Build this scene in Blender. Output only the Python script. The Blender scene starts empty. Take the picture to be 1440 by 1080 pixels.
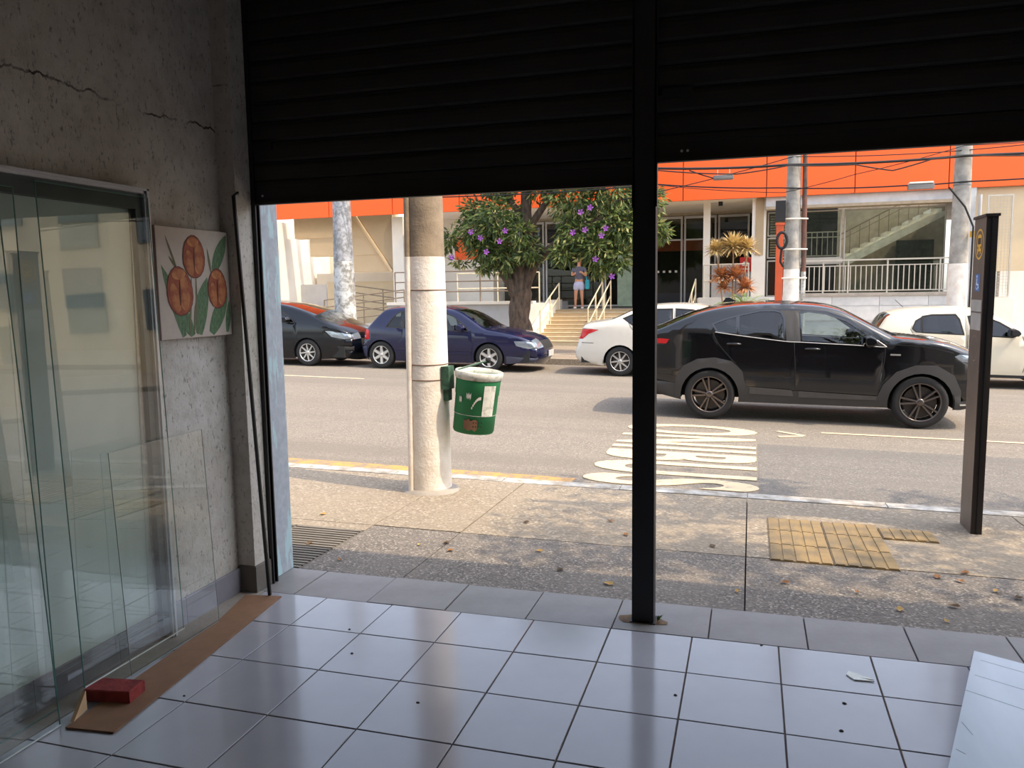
import bpy, bmesh, math, random
from mathutils import Vector, Matrix
from mathutils.geometry import delaunay_2d_cdt
PI = math.pi
random.seed(7)
scene = bpy.context.scene
col = scene.collection

# ---------------------------------------------------------------- camera
F_PX = 1117.47
YAW, PITCH, ROLL = -0.29260662, -0.11483524, -0.01492943
EYE = 1.5376
cam_d = bpy.data.cameras.new('camera')
cam_d.sensor_fit = 'HORIZONTAL'
cam_d.sensor_width = 36.0
cam_d.lens = F_PX / 1440 * 36.0
cam_d.clip_start = 0.05
cam_d.clip_end = 300
cam = bpy.data.objects.new('camera', cam_d)
col.objects.link(cam)
fwd = Vector((math.sin(YAW) * math.cos(PITCH), math.cos(YAW) * math.cos(PITCH), math.sin(PITCH)))
rgt = Vector((math.cos(YAW), -math.sin(YAW), 0))
upv = rgt.cross(fwd)
r2 = rgt * math.cos(ROLL) + upv * math.sin(ROLL)
u2 = -rgt * math.sin(ROLL) + upv * math.cos(ROLL)
cam.matrix_world = Matrix(((r2.x, u2.x, -fwd.x, 0), (r2.y, u2.y, -fwd.y, 0), (r2.z, u2.z, -fwd.z, EYE), (0, 0, 0, 1)))
scene.camera = cam

# ---------------------------------------------------------------- sky, sun, exposure
SUN_EL, SUN_AZ = math.radians(56), -0.18          # sun over the street's right end, a little behind the shop
world = bpy.data.worlds.new('sky')
scene.world = world
world.use_nodes = True
wn = world.node_tree
sky = wn.nodes.new('ShaderNodeTexSky')
sky.sky_type = 'NISHITA'
sky.sun_disc = False
sky.sun_elevation = SUN_EL
sky.sun_rotation = math.radians(98)
sky.dust_density = 2.0
sky.air_density = 1.0
bg = wn.nodes['Background']
hs = wn.nodes.new('ShaderNodeHueSaturation')
hs.inputs['Saturation'].default_value = .55
wn.links.new(sky.outputs[0], hs.inputs['Color'])
wn.links.new(hs.outputs[0], bg.inputs[0])
bg.inputs[1].default_value = 0.62
sun_d = bpy.data.lights.new('sun', 'SUN')
sun_d.energy = 5.0
sun_d.angle = math.radians(0.6)
sun_d.color = (1.0, 0.81, 0.57)
sun = bpy.data.objects.new('sun', sun_d)
col.objects.link(sun)
sdir = Vector((math.cos(SUN_EL) * math.cos(SUN_AZ), math.cos(SUN_EL) * math.sin(SUN_AZ), math.sin(SUN_EL)))
sun.rotation_euler = sdir.to_track_quat('Z', 'Y').to_euler()
sun.location = (8, 2, 14)
scene.view_settings.view_transform = 'Standard'
scene.view_settings.look = 'None'
scene.view_settings.gamma = 1.0
scene.view_settings.use_curve_mapping = False
scene.view_settings.exposure = -0.16

# ---------------------------------------------------------------- materials
def c(r, g, b):
    f = lambda v: ((v / 255 + .055) / 1.055) ** 2.4 if v > 10 else v / 255 / 12.92
    return (f(r), f(g), f(b), 1)
MATS = {}
def new_mat(name):
    m = bpy.data.materials.new(name)
    m.use_nodes = True
    nt = m.node_tree
    return m, nt, nt.nodes['Principled BSDF']
def tex_noise(nt, scale, detail=5, rough=.6, stretch=None):
    tc = nt.nodes.new('ShaderNodeTexCoord')
    n = nt.nodes.new('ShaderNodeTexNoise')
    n.inputs['Scale'].default_value = scale
    n.inputs['Detail'].default_value = detail
    n.inputs['Roughness'].default_value = rough
    if stretch:
        mp = nt.nodes.new('ShaderNodeMapping')
        mp.inputs['Scale'].default_value = stretch
        nt.links.new(tc.outputs['Object'], mp.inputs[0])
        nt.links.new(mp.outputs[0], n.inputs['Vector'])
    else:
        nt.links.new(tc.outputs['Object'], n.inputs['Vector'])
    return n
def ramp(nt, src, p0, p1, c0, c1):
    r = nt.nodes.new('ShaderNodeValToRGB')
    r.color_ramp.elements[0].position = p0
    r.color_ramp.elements[1].position = p1
    r.color_ramp.elements[0].color = c0
    r.color_ramp.elements[1].color = c1
    nt.links.new(src, r.inputs[0])
    return r
def mixc(nt, fac, a, b):
    m = nt.nodes.new('ShaderNodeMix')
    m.data_type = 'RGBA'
    for s, v in ((m.inputs[0], fac), (m.inputs[6], a), (m.inputs[7], b)):
        if hasattr(v, 'links') or isinstance(v, bpy.types.NodeSocket):
            nt.links.new(v, s)
        else:
            s.default_value = v
    return m.outputs[2]
def M(name, base, rough=.6, metal=0.0, var=.12, scale=6.0, base2=None, p=(.35, .65), bump=0.0, bscale=40, coat=0.0, spec=.5, stretch=None):
    if name in MATS:
        return MATS[name]
    m, nt, b = new_mat(name)
    n = tex_noise(nt, scale, stretch=stretch)
    lo = base2 if base2 else tuple(v * (1 - var) for v in base[:3]) + (1,)
    hi = base if base2 else tuple(min(1, v * (1 + var)) for v in base[:3]) + (1,)
    r = ramp(nt, n.outputs['Fac'], p[0], p[1], lo, hi)
    nt.links.new(r.outputs[0], b.inputs['Base Color'])
    b.inputs['Roughness'].default_value = rough
    b.inputs['Metallic'].default_value = metal
    b.inputs['Coat Weight'].default_value = coat
    b.inputs['Coat Roughness'].default_value = .03
    b.inputs['Specular IOR Level'].default_value = spec
    if bump:
        n2 = tex_noise(nt, bscale, 4)
        bp = nt.nodes.new('ShaderNodeBump')
        bp.inputs['Strength'].default_value = bump
        bp.inputs['Distance'].default_value = .02
        nt.links.new(n2.outputs['Fac'], bp.inputs['Height'])
        nt.links.new(bp.outputs[0], b.inputs['Normal'])
    MATS[name] = m
    return m
def glass(name, tint=(.9, .95, .93, 1), gain=1.0, ior=1.5, rough=0.0):
    m = bpy.data.materials.new(name)
    m.use_nodes = True
    nt = m.node_tree
    nt.nodes.clear()
    out = nt.nodes.new('ShaderNodeOutputMaterial')
    tr = nt.nodes.new('ShaderNodeBsdfTransparent')
    n = tex_noise(nt, 3.0)
    r = ramp(nt, n.outputs['Fac'], .3, .7, tuple(v * .96 for v in tint[:3]) + (1,), tint)
    nt.links.new(r.outputs[0], tr.inputs[0])
    gl = nt.nodes.new('ShaderNodeBsdfGlossy')
    gl.inputs['Roughness'].default_value = rough
    lw = nt.nodes.new('ShaderNodeLayerWeight')            # Schlick reflectance, the same from both sides of the pane
    lw.inputs[0].default_value = .5
    pw = nt.nodes.new('ShaderNodeMath')
    pw.operation = 'POWER'
    pw.inputs[1].default_value = 5.0
    nt.links.new(lw.outputs['Facing'], pw.inputs[0])
    mu = nt.nodes.new('ShaderNodeMath')
    mu.operation = 'MULTIPLY_ADD'
    mu.use_clamp = True
    mu.inputs[1].default_value = .96 * gain
    mu.inputs[2].default_value = .04 * gain
    nt.links.new(pw.outputs[0], mu.inputs[0])
    mx = nt.nodes.new('ShaderNodeMixShader')
    nt.links.new(mu.outputs[0], mx.inputs[0])
    nt.links.new(tr.outputs[0], mx.inputs[1])
    nt.links.new(gl.outputs[0], mx.inputs[2])
    nt.links.new(mx.outputs[0], out.inputs[0])
    MATS[name] = m
    return m

# concrete wall: cement grey with pits, brown stains and a pale skim
m, nt, b = new_mat('rough_plaster')
n1 = tex_noise(nt, 1.3, 6); n2 = tex_noise(nt, 45, 3, .7, (1, 1.4, .7)); n3 = tex_noise(nt, 9, 6, .7)
a = ramp(nt, n1.outputs['Fac'], .3, .7, c(182, 175, 163), c(214, 210, 203)).outputs[0]
a = mixc(nt, ramp(nt, n3.outputs['Fac'], .45, .75, (0, 0, 0, 1), (.55, .55, .55, 1)).outputs[0], a, c(146, 137, 122))
a = mixc(nt, ramp(nt, n2.outputs['Fac'], .31, .43, (.75, .75, .75, 1), (0, 0, 0, 1)).outputs[0], a, c(100, 95, 88))
tc_ = nt.nodes.new('ShaderNodeTexCoord'); sp_ = nt.nodes.new('ShaderNodeSeparateXYZ'); nt.links.new(tc_.outputs['Object'], sp_.inputs[0])
nc = tex_noise(nt, 3.2, 8, .65, (0, 1, .2))
def mth(op, x_, y_):
    q_ = nt.nodes.new('ShaderNodeMath'); q_.operation = op
    for k_, v_ in ((0, x_), (1, y_)):
        if isinstance(v_, (int, float)): q_.inputs[k_].default_value = v_
        else: nt.links.new(v_, q_.inputs[k_])
    return q_.outputs[0]
dcr = mth('ABSOLUTE', mth('SUBTRACT', mth('ADD', sp_.outputs['Z'], mth('MULTIPLY', nc.outputs['Fac'], .22)), 2.52), 0)
lim = mth('MULTIPLY', ramp(nt, tex_noise(nt, 6, 3).outputs['Fac'], .42, .6, (0, 0, 0, 1), (1, 1, 1, 1)).outputs[0], mth('LESS_THAN', dcr, .005))
a = mixc(nt, lim, a, c(70, 62, 54))
nt.links.new(a, b.inputs['Base Color']); b.inputs['Roughness'].default_value = .9
bp = nt.nodes.new('ShaderNodeBump'); bp.inputs['Strength'].default_value = .5; bp.inputs['Distance'].default_value = .01
nt.links.new(n2.outputs['Fac'], bp.inputs['Height']); nt.links.new(bp.outputs[0], b.inputs['Normal'])
MATS['plaster'] = m
# peeling painted steel jamb
m, nt, b = new_mat('peeling_paint')
n1 = tex_noise(nt, 5, 6, .65, (3, 3, .6)); n2 = tex_noise(nt, 22, 4)
a = ramp(nt, n2.outputs['Fac'], .3, .7, c(158, 166, 176), c(178, 185, 194)).outputs[0]
a = mixc(nt, ramp(nt, n1.outputs['Fac'], .54, .57, (0, 0, 0, 1), (1, 1, 1, 1)).outputs[0], a, c(176, 204, 210))
a = mixc(nt, ramp(nt, n1.outputs['Fac'], .66, .69, (0, 0, 0, 1), (1, 1, 1, 1)).outputs[0], a, c(214, 208, 204))
nt.links.new(a, b.inputs['Base Color']); b.inputs['Roughness'].default_value = .6
MATS['jamb'] = m
# exposed aggregate pavement
def aggregate(name, dark, mid, light, scale):
    m, nt, b = new_mat(name)
    v = nt.nodes.new('ShaderNodeTexVoronoi'); v.inputs['Scale'].default_value = scale
    tc = nt.nodes.new('ShaderNodeTexCoord'); nt.links.new(tc.outputs['Object'], v.inputs['Vector'])
    sx = nt.nodes.new('ShaderNodeSeparateColor'); nt.links.new(v.outputs['Color'], sx.inputs[0])
    a = ramp(nt, sx.outputs[0], .1, .95, dark, mid).outputs[0]
    a = mixc(nt, ramp(nt, sx.outputs[1], .86, .93, (0, 0, 0, 1), (1, 1, 1, 1)).outputs[0], a, light)
    n = tex_noise(nt, 2.2, 6)
    a = mixc(nt, ramp(nt, n.outputs['Fac'], .4, .7, (0, 0, 0, 1), (.5, .5, .5, 1)).outputs[0], a, mid)
    if name.startswith('asphalt'):                          # tyre-worn bands along the street
        n = tex_noise(nt, 1.0, 4, .6, (.03, 1.5, 1))
        a = mixc(nt, ramp(nt, n.outputs['Fac'], .42, .62, (0, 0, 0, 1), (.55, .55, .55, 1)).outputs[0], a, dark)
    nt.links.new(a, b.inputs['Base Color']); b.inputs['Roughness'].default_value = .85
    bp = nt.nodes.new('ShaderNodeBump'); bp.inputs['Strength'].default_value = .35; bp.inputs['Distance'].default_value = .01
    nt.links.new(v.outputs['Distance'], bp.inputs['Height']); nt.links.new(bp.outputs[0], b.inputs['Normal'])
    MATS[name] = m
aggregate('aggregate', c(90, 84, 78), c(128, 120, 111), c(160, 152, 141), 90)
aggregate('walk', c(128, 116, 100), c(152, 139, 120), c(172, 160, 142), 60)
aggregate('asphalt', c(110, 102, 92), c(132, 123, 111), c(154, 144, 130), 70)
aggregate('asphalt_dark', c(98, 93, 87), c(118, 112, 104), c(140, 133, 124), 70)
# worn paints
def worn(name, paint, under, lo, hi, scale=9):
    m, nt, b = new_mat(name)
    n = tex_noise(nt, scale, 8, .7)
    a = mixc(nt, ramp(nt, n.outputs['Fac'], lo, hi, (0, 0, 0, 1), (1, 1, 1, 1)).outputs[0], under, paint)
    nt.links.new(a, b.inputs['Base Color']); b.inputs['Roughness'].default_value = .75
    MATS[name] = m
worn('yellow_paint', c(198, 146, 74), c(132, 120, 102), .42, .58)
worn('white_paint', c(208, 188, 154), c(140, 128, 112), .30, .46)
worn('curb_paint', c(192, 188, 180), c(140, 132, 120), .38, .56, 6)
worn('tactile', c(150, 126, 84), c(112, 99, 78), .35, .6, 7)
worn('rust_pipe', c(122, 78, 62), c(84, 66, 58), .4, .6, 4)
worn('white_patchy', c(196, 196, 192), c(128, 124, 116), .42, .56, 5)
worn('bin_green', c(28, 112, 66), c(58, 92, 66), .3, .42, 12)
worn('bin_white', c(206, 204, 194), c(150, 150, 138), .35, .5, 20)
worn('pole_blotch', c(168, 168, 170), c(120, 118, 116), .42, .6, 7)

TILE = M('floor_tile', c(168, 167, 172), .13, var=.05, scale=2.2, spec=.7)
GROUT = M('grout', c(92, 82, 78), .9)
THRESH = M('threshold_stone', c(136, 134, 132), .5, var=.10, scale=5, bump=.05)
SHUT = M('shutter_steel', c(36, 34, 32), .6, .0, var=.25, scale=3)
BLACK = M('black_steel', c(20, 21, 24), .5, var=.2)
BASEB = M('baseboard_tile', c(134, 132, 140), .4, var=.1)
CONC = M('concrete', c(158, 150, 140), .9, var=.12, scale=5, bump=.2)
CONC_D = M('concrete_dark', c(104, 99, 92), .9, var=.15, scale=5, bump=.2)
WHITEW = M('white_wall', c(226, 218, 204), .8, var=.05, scale=1.5)
GREYW = M('grey_wall', c(188, 186, 184), .85, var=.06, scale=2)
BLUISHW = M('pale_wall', c(212, 210, 206), .85, base2=c(190, 190, 188), scale=2.5)
TANW = M('tan_wall', c(206, 180, 142), .8, var=.04, scale=2)
TAN_D = M('tan_dark', c(172, 150, 118), .8, var=.04, scale=2)
BEIGEW = M('beige_wall', c(206, 186, 152), .8, var=.05, scale=2)
ORANGE = M('orange_panel', c(246, 94, 16), .5, var=.03, scale=1)
ORANGE_D = M('orange_post', c(196, 84, 44), .6, var=.06)
RAILM = M('rail_metal', c(188, 180, 166), .5, .3, var=.06)
RAIL_B = M('rail_brown', c(132, 116, 98), .6, .1, var=.08)
ALU = M('white_aluminium', c(198, 198, 202), .4, .2, var=.05)
FRAME_D = M('dark_frame', c(70, 76, 76), .45, .2, var=.1)
POLE = M('pole_concrete', c(158, 140, 116), .9, base2=c(124, 108, 90), scale=4, bump=.25)
POLE_W = M('pole_whitewash', c(242, 234, 222), .85, base2=c(224, 212, 198), scale=7, bump=.25)
POLE_G = M('pole_grey', c(176, 170, 160), .9, base2=c(140, 134, 126), scale=5)
TOTEM = M('bronze_sheet', c(102, 88, 78), .45, .3, var=.08)
TOTEM_D = M('dark_edge', c(46, 40, 38), .5, .2)
RUBBER = M('rubber', c(34, 33, 33), .85, var=.1)
WOODB = M('hardboard', c(142, 106, 78), .75, var=.08, scale=14)
BRICK = M('red_brick', c(158, 62, 58), .9, base2=c(122, 44, 44), scale=18, bump=.3)
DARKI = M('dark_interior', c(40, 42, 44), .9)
INT_WALL = M('interior_wall', c(176, 164, 142), .9)
STEP = M('step_stone', c(206, 188, 158), .85, var=.06, scale=6)
BARK = M('bark', c(104, 86, 70), .95, base2=c(62, 50, 42), scale=12, bump=.9, bscale=22, stretch=(1, 1, .35))
CABLE = M('cable_black', c(24, 22, 22), .7)
GLASS_SHEET = glass('sheet_glass', (.93, .96, .94, 1), 2.8)
GLASS_WIN = glass('window_glass', (.92, .96, .94, 1), 4.0)
GLASS_FAR = glass('shopfront_glass', (.80, .84, .80, 1), .9)
GLASS_CAR = glass('tinted_car_glass', (.10, .11, .13, 1), 1.8)
GLASS_CLEAR = glass('clear_car_glass', (.60, .66, .64, 1), 1.6)

# ---------------------------------------------------------------- mesh helpers
WP = {}
def wpos(o):
    return WP.get(o.name, Vector((0, 0, 0)))
class MB:
    def __init__(s):
        s.v = []; s.f = []; s.sm = []
    def add(s, vs, fs, smooth=False):
        k = len(s.v)
        s.v += [Vector(p) for p in vs]
        s.f += [tuple(i + k for i in f) for f in fs]
        s.sm += [smooth] * len(fs)
        return s
    def cap(s, k, n, flip):                             # end cap on vertices of its own, so that the side stays smooth
        e = len(s.v)
        s.v += [s.v[k + j].copy() for j in range(n)]
        f = tuple(e + j for j in range(n))
        s.f.append(f[::-1] if flip else f); s.sm.append(False)
    def box(s, x0, x1, y0, y1, z0, z1):
        return s.add([(x0, y0, z0), (x1, y0, z0), (x1, y1, z0), (x0, y1, z0), (x0, y0, z1), (x1, y0, z1), (x1, y1, z1), (x0, y1, z1)],
                     [(0, 3, 2, 1), (4, 5, 6, 7), (0, 1, 5, 4), (1, 2, 6, 5), (2, 3, 7, 6), (3, 0, 4, 7)])
    def bbox(s, x0, x1, y0, y1, z0, z1, r=.004):      # box with a chamfered top
        return s.add([(x0, y0, z0), (x1, y0, z0), (x1, y1, z0), (x0, y1, z0),
                      (x0, y0, z1 - r), (x1, y0, z1 - r), (x1, y1, z1 - r), (x0, y1, z1 - r),
                      (x0 + r, y0 + r, z1), (x1 - r, y0 + r, z1), (x1 - r, y1 - r, z1), (x0 + r, y1 - r, z1)],
                     [(0, 3, 2, 1), (0, 1, 5, 4), (1, 2, 6, 5), (2, 3, 7, 6), (3, 0, 4, 7),
                      (4, 5, 9, 8), (5, 6, 10, 9), (6, 7, 11, 10), (7, 4, 8, 11), (8, 9, 10, 11)])
    def tube(s, pts, r, n=6, caps=True):
        pts = [Vector(p) for p in pts]
        rs = r if isinstance(r, (list, tuple)) else [r] * len(pts)
        k = len(s.v); up = None
        for i, p in enumerate(pts):
            d = (pts[min(i + 1, len(pts) - 1)] - pts[max(i - 1, 0)])
            d = d.normalized() if d.length > 1e-9 else Vector((0, 0, 1))
            if up is None:
                up = Vector((0, 0, 1)) if abs(d.z) < .9 else Vector((1, 0, 0))
            a = d.cross(up)
            a = a.normalized() if a.length > 1e-6 else Vector((1, 0, 0))
            bb = a.cross(d); up = bb
            for j in range(n):
                t = 2 * PI * j / n
                s.v.append(p + (a * math.cos(t) + bb * math.sin(t)) * rs[i])
        for i in range(len(pts) - 1):
            for j in range(n):
                s.f.append((k + i * n + j, k + i * n + (j + 1) % n, k + (i + 1) * n + (j + 1) % n, k + (i + 1) * n + j)); s.sm.append(n > 4)
        if caps:
            s.cap(k, n, True); s.cap(k + (len(pts) - 1) * n, n, False)
        return s
    def bar(s, a, b, w, h):                            # square bar between two points
        a = Vector(a); b = Vector(b); d = (b - a).normalized()
        up = Vector((0, 0, 1)) if abs(d.z) < .95 else Vector((0, 1, 0))
        x = d.cross(up).normalized() * w / 2; y = x.cross(d).normalized() * h / 2
        vs = [a - x - y, a + x - y, a + x + y, a - x + y, b - x - y, b + x - y, b + x + y, b - x + y]
        return s.add(vs, [(0, 3, 2, 1), (4, 5, 6, 7), (0, 1, 5, 4), (1, 2, 6, 5), (2, 3, 7, 6), (3, 0, 4, 7)])
    def lathe(s, prof, n=24, ctr=(0, 0, 0), axis='Z', smooth=True):
        k = len(s.v); cx, cy, cz = ctr
        for r, h in prof:
            for j in range(n):
                t = 2 * PI * j / n
                p = (r * math.cos(t), r * math.sin(t), h)
                if axis == 'Y': p = (p[0], h, p[1])
                if axis == 'X': p = (h, p[0], p[1])
                s.v.append(Vector((p[0] + cx, p[1] + cy, p[2] + cz)))
        for i in range(len(prof) - 1):
            for j in range(n):
                s.f.append((k + i * n + j, k + i * n + (j + 1) % n, k + (i + 1) * n + (j + 1) % n, k + (i + 1) * n + j)); s.sm.append(smooth)
        if prof[0][0] > 1e-4: s.cap(k, n, True)
        if prof[-1][0] > 1e-4: s.cap(k + (len(prof) - 1) * n, n, False)
        return s
    def prism(s, poly, fn0, fn1):                       # poly of 2-D points, mapped by fn0 / fn1 into the two caps
        n = len(poly)
        vs = [fn0(*p) for p in poly] + [fn1(*p) for p in poly]
        fs = [tuple(range(n))[::-1], tuple(range(n, 2 * n))] + [(i, (i + 1) % n, n + (i + 1) % n, n + i) for i in range(n)]
        return s.add(vs, fs)
    def build(s, name, mat, parent=None, data=None):
        lo = [min(v[i] for v in s.v) for i in range(3)]; hi = [max(v[i] for v in s.v) for i in range(3)]
        ctr = Vector([(lo[i] + hi[i]) / 2 for i in range(3)]); ctr.z = lo[2]
        me = bpy.data.meshes.new(name)
        me.from_pydata([tuple(v - ctr) for v in s.v], [], s.f)
        me.polygons.foreach_set('use_smooth', s.sm)
        bm = bmesh.new(); bm.from_mesh(me); bmesh.ops.recalc_face_normals(bm, faces=bm.faces); bm.to_mesh(me); bm.free()
        for mm in (mat if isinstance(mat, (list, tuple)) else [mat]):
            me.materials.append(mm)
        return put(name, me, ctr, parent)
def put(name, me, ctr, parent=None):
    o = bpy.data.objects.new(name, me)
    col.objects.link(o)
    WP[o.name] = Vector(ctr)
    if parent is not None:
        o.parent = parent
        o.location = Vector(ctr) - wpos(parent)
    else:
        o.location = ctr
    return o
def tag(o, label, cat=None, group=None):
    o['label'] = label
    if cat: o['category'] = cat
    if group: o['group'] = group
    return o
def thing(name, label, cat, loc=(0, 0, 0), group=None):
    o = bpy.data.objects.new(name, None)
    o.empty_display_size = .1
    col.objects.link(o)
    o.location = loc
    WP[o.name] = Vector(loc)
    return tag(o, label, cat, group)
def struct(o, label):
    o['kind'] = 'structure'; o['label'] = label
    return o
def group_node(name, label, loc=(0, 0, 0)):
    o = bpy.data.objects.new(name, None); o.empty_display_size = .1
    col.objects.link(o); o.location = loc; WP[o.name] = Vector(loc)
    return struct(o, label)
def box(name, x0, x1, y0, y1, z0, z1, mat, parent=None):
    return MB().box(x0, x1, y0, y1, z0, z1).build(name, mat, parent)

# ================================================================ GROUND LEVELS
def zroad(x): return -.235 - .0175 * x
def zwalk(x, y):
    t = max(0, min(1, (y - 3.83) / 2.6))
    return (1 - t) * (-.012 - .004 * x) + t * (-.08 - .012 * x)
def zfar(x): return zroad(x) + .14
def slab(mb, x0, x1, y0, y1, zf, th, gap=0.0, dz=0.0):
    x0 += gap; x1 -= gap; y0 += gap; y1 -= gap
    P = [(x0, y0), (x1, y0), (x1, y1), (x0, y1)]
    vs = [(x, y, zf(x, y) - th) for x, y in P] + [(x, y, zf(x, y) + dz) for x, y in P]
    return mb.add(vs, [(0, 3, 2, 1), (4, 5, 6, 7), (0, 1, 5, 4), (1, 2, 6, 5), (2, 3, 7, 6), (3, 0, 4, 7)])

# ================================================================ SHOP SHELL
T = .365
floor = struct(box('floor', -2.55, 3.62, -2.0, 3.47, -.06, -.004, GROUT), 'grey glossy tiled shop floor with dark grout lines')
rows = [3.47, 3.124] + [3.124 - T * k for k in range(1, 15)]
for i in range(-1, 16):
    x0 = -2.05 + T * i; x1 = min(x0 + T, 3.6)
    if x1 - x0 < .1: continue
    for j in range(len(rows) - 1):
        MB().bbox(x0 + .003, x1 - .003, rows[j + 1] + .003, rows[j] - .003, -.012, random.uniform(-.0006, .0006), .0015).build('floor_tile', TILE, floor)
box('edging_strip', -2.55, -2.418, -2.0, 3.47, -.02, -.001, CONC, floor)
thr = group_node('trim_1', 'grey stone threshold slabs under the roller shutters', (0, 3.64, -.05))
tj = [-2.5, -2.25, -1.83, -1.41, -1.0, -.588, -.156, .262, .69, 1.1, 1.52, 1.94, 2.36, 2.78, 3.2, 3.5]
for k in range(len(tj) - 1):
    MB().bbox(tj[k] + .003, tj[k + 1] - .003, 3.474, 3.83, -.05, random.uniform(-.003, .001), .002).build('threshold_slab', THRESH, thr)
box('threshold_bed', -2.5, 3.5, 3.471, 3.829, -.08, -.012, GROUT, thr)
struct(box('wall_left', -2.75, -2.55, -2.2, 3.6, -.06, 3.06, MATS['plaster']), 'rough grey cement wall with stains inside the shop')
struct(box('wall_right', 3.62, 3.82, -2.2, 3.6, -.06, 3.06, WHITEW), 'unseen wall opposite the painting, coloured white to bounce light')  # out of view; white chosen to bounce light into the shop
struct(box('wall_back', -2.55, 3.62, -2.2, -2.0, -.06, 3.06, WHITEW), 'unseen wall at the back of the shop, coloured white to bounce light')  # back wall likewise whitened so it bounces light indoors
struct(box('ceiling', -2.75, 3.82, -2.2, 3.70, 3.06, 3.16, CONC), 'bare concrete ceiling slab')
fw = struct(box('wall_front', -9, -2.485, 3.62, 3.83, -.3, 3.16, CONC), 'outside wall beside the shutter opening')
struct(box('wall_front_end', 3.5, 9, 3.62, 3.83, -.4, 3.16, CONC), 'outside wall at the far end of the shutters')
struct(box('trim_2', -2.485, 3.5, 3.70, 3.83, 2.98, 3.16, CONC_D), 'concrete lintel above the roller shutters')
struct(box('sky_blocker', -14, 14, -8, 1.6, 3.2, 6.4, CONC), 'unseen block added above the shop to keep sky out of car reflections')  # added out of view to cut the sky mirrored in car windows
# inner pilaster with plinth
pil = group_node('trim_3', 'cement pilaster beside the shutter rail', (-2.5, 3.5, 0))
box('pilaster_shaft', -2.55, -2.452, 3.448, 3.575, .135, 3.06, MATS['plaster'], pil)
MB().bbox(-2.55, -2.440, 3.438, 3.58, 0, .14, .006).build('pilaster_plinth', CONC_D, pil)
# skirting
bb = group_node('baseboard_left', 'grey tile skirting along the cement wall', (-2.54, 3.1, 0))
for k in range(7):
    y1 = 3.438 - k * .42; y0 = y1 - .418
    MB().bbox(-2.55, -2.535, y0, y1, 0, .125, .003).build('skirting_tile', BASEB, bb)
# steel jamb plate facing the opening
struct(MB().box(-2.485, -2.470, 3.62, 3.83, 0, 3.05).build('trim_4', MATS['jamb']), 'blue-grey steel jamb with peeling paint')
# shutter rails
rl = thing('guide_rail', 'black shutter guide rail between cement pilaster and blue-grey jamb', 'guide rail', (-2.45, 3.6, 0))
mb = MB(); mb.box(-2.484, -2.43, 3.577, 3.586, 0, 3.0); mb.box(-2.484, -2.43, 3.61, 3.619, 0, 3.0); mb.box(-2.484, -2.475, 3.586, 3.61, 0, 3.0)
mb.build('channel', BLACK, rl)

# ---- roller shutters
def shutter(name, label, x0, x1, zb, ztop, holes):
    t = thing(name, label, 'shutter', ((x0 + x1) / 2, 3.6, zb))
    h = .0985
    prof = [(0, 0), (-.004, .004), (-.010, .012), (-.012, .03), (-.013, .05), (-.012, .07), (-.008, .082), (.002, .086), (.002, .092), (-.003, .0955), (0, .0985)]
    n = len(prof)
    vs = [(x0, 3.6 + a, b_) for a, b_ in prof] + [(x1, 3.6 + a, b_) for a, b_ in prof]
    vs += [(x0, 3.604 + a, b_) for a, b_ in prof] + [(x1, 3.604 + a, b_) for a, b_ in prof]
    fs = []
    for k in range(n - 1):
        fs += [(k, k + 1, n + k + 1, n + k), (2 * n + k, 3 * n + k, 3 * n + k + 1, 2 * n + k + 1), (k, 2 * n + k, 2 * n + k + 1, k + 1), (n + k, n + k + 1, 3 * n + k + 1, 3 * n + k)]
    me = None
    z = zb + .115
    while z < ztop:
        if me is None:
            o = MB().add([(a, b_, d + z) for a, b_, d in vs], fs).build('slat', SHUT, t); me = o.data; base = wpos(o).copy(); z0 = z
        else:
            put('slat', me, base + Vector((0, 0, z - z0)), t)
        z += h
    mb = MB(); mb.box(x0, x1, 3.590, 3.604, zb, zb + .115); mb.box(x0, x1, 3.572, 3.59, zb, zb + .012); mb.box(x0, x1, 3.584, 3.59, zb + .085, zb + .1)
    bbar = mb.build('bottom_bar', SHUT, t)
    for hx in holes:
        MB().lathe([(.006, 3.586), (.006, 3.5895)], 8, (hx, 0, zb + .045), 'Y').build('rivet', ALU, bbar)
    MB().box(x0 + .28 * (x1 - x0) * .02, x0 + .15, 3.58, 3.588, zb + .27, zb + .31).build('lock_plate', BLACK, t)
    return t
shutter('roller_shutter', 'dark roller shutter between cement pilaster and black post, hanging lower', -2.47, -.508, 1.998, 3.05, [-2.39])
shutter('roller_shutter', 'dark roller shutter right of the black post, rolled slightly higher', -.406, 3.49, 2.088, 3.05, [-.30, -.275])
# ---- centre post
pt = thing('steel_post', 'black square steel post dividing the two shutters', 'post', (-.455, 3.6, 0))
MB().box(-.507, -.407, 3.565, 3.645, 0.004, 3.02).build('post_tube', BLACK, pt)
mb = MB(); mb.box(-.512, -.50, 3.565, 3.57, 1.9, 3.02); mb.box(-.414, -.402, 3.565, 3.57, 1.9, 3.02)
mb.build('rail_lip', BLACK, pt)
MB().box(-.516, -.398, 3.556, 3.652, 0, .006).build('foot_plate', BLACK, pt)
DIRT = M('dirt', c(122, 100, 78), .95, var=.2, scale=30)
mb = MB()
ring = []
for k in range(14):
    t = 2 * PI * k / 14; r = random.uniform(.55, 1.2)
    ring.append((-.47 + .12 * r * math.cos(t), 3.60 + .062 * r * math.sin(t), .0015))
mb.add(ring + [(-.46, 3.60, .006)], [(k, (k + 1) % 14, 14) for k in range(14)])
tag(mb.build('dirt_patch', DIRT), 'brown dirt crumbs around the foot of the black post', 'dirt')['kind'] = 'stuff'
LEAFG = M('weed_green', c(84, 120, 52), .7, var=.2)
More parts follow.
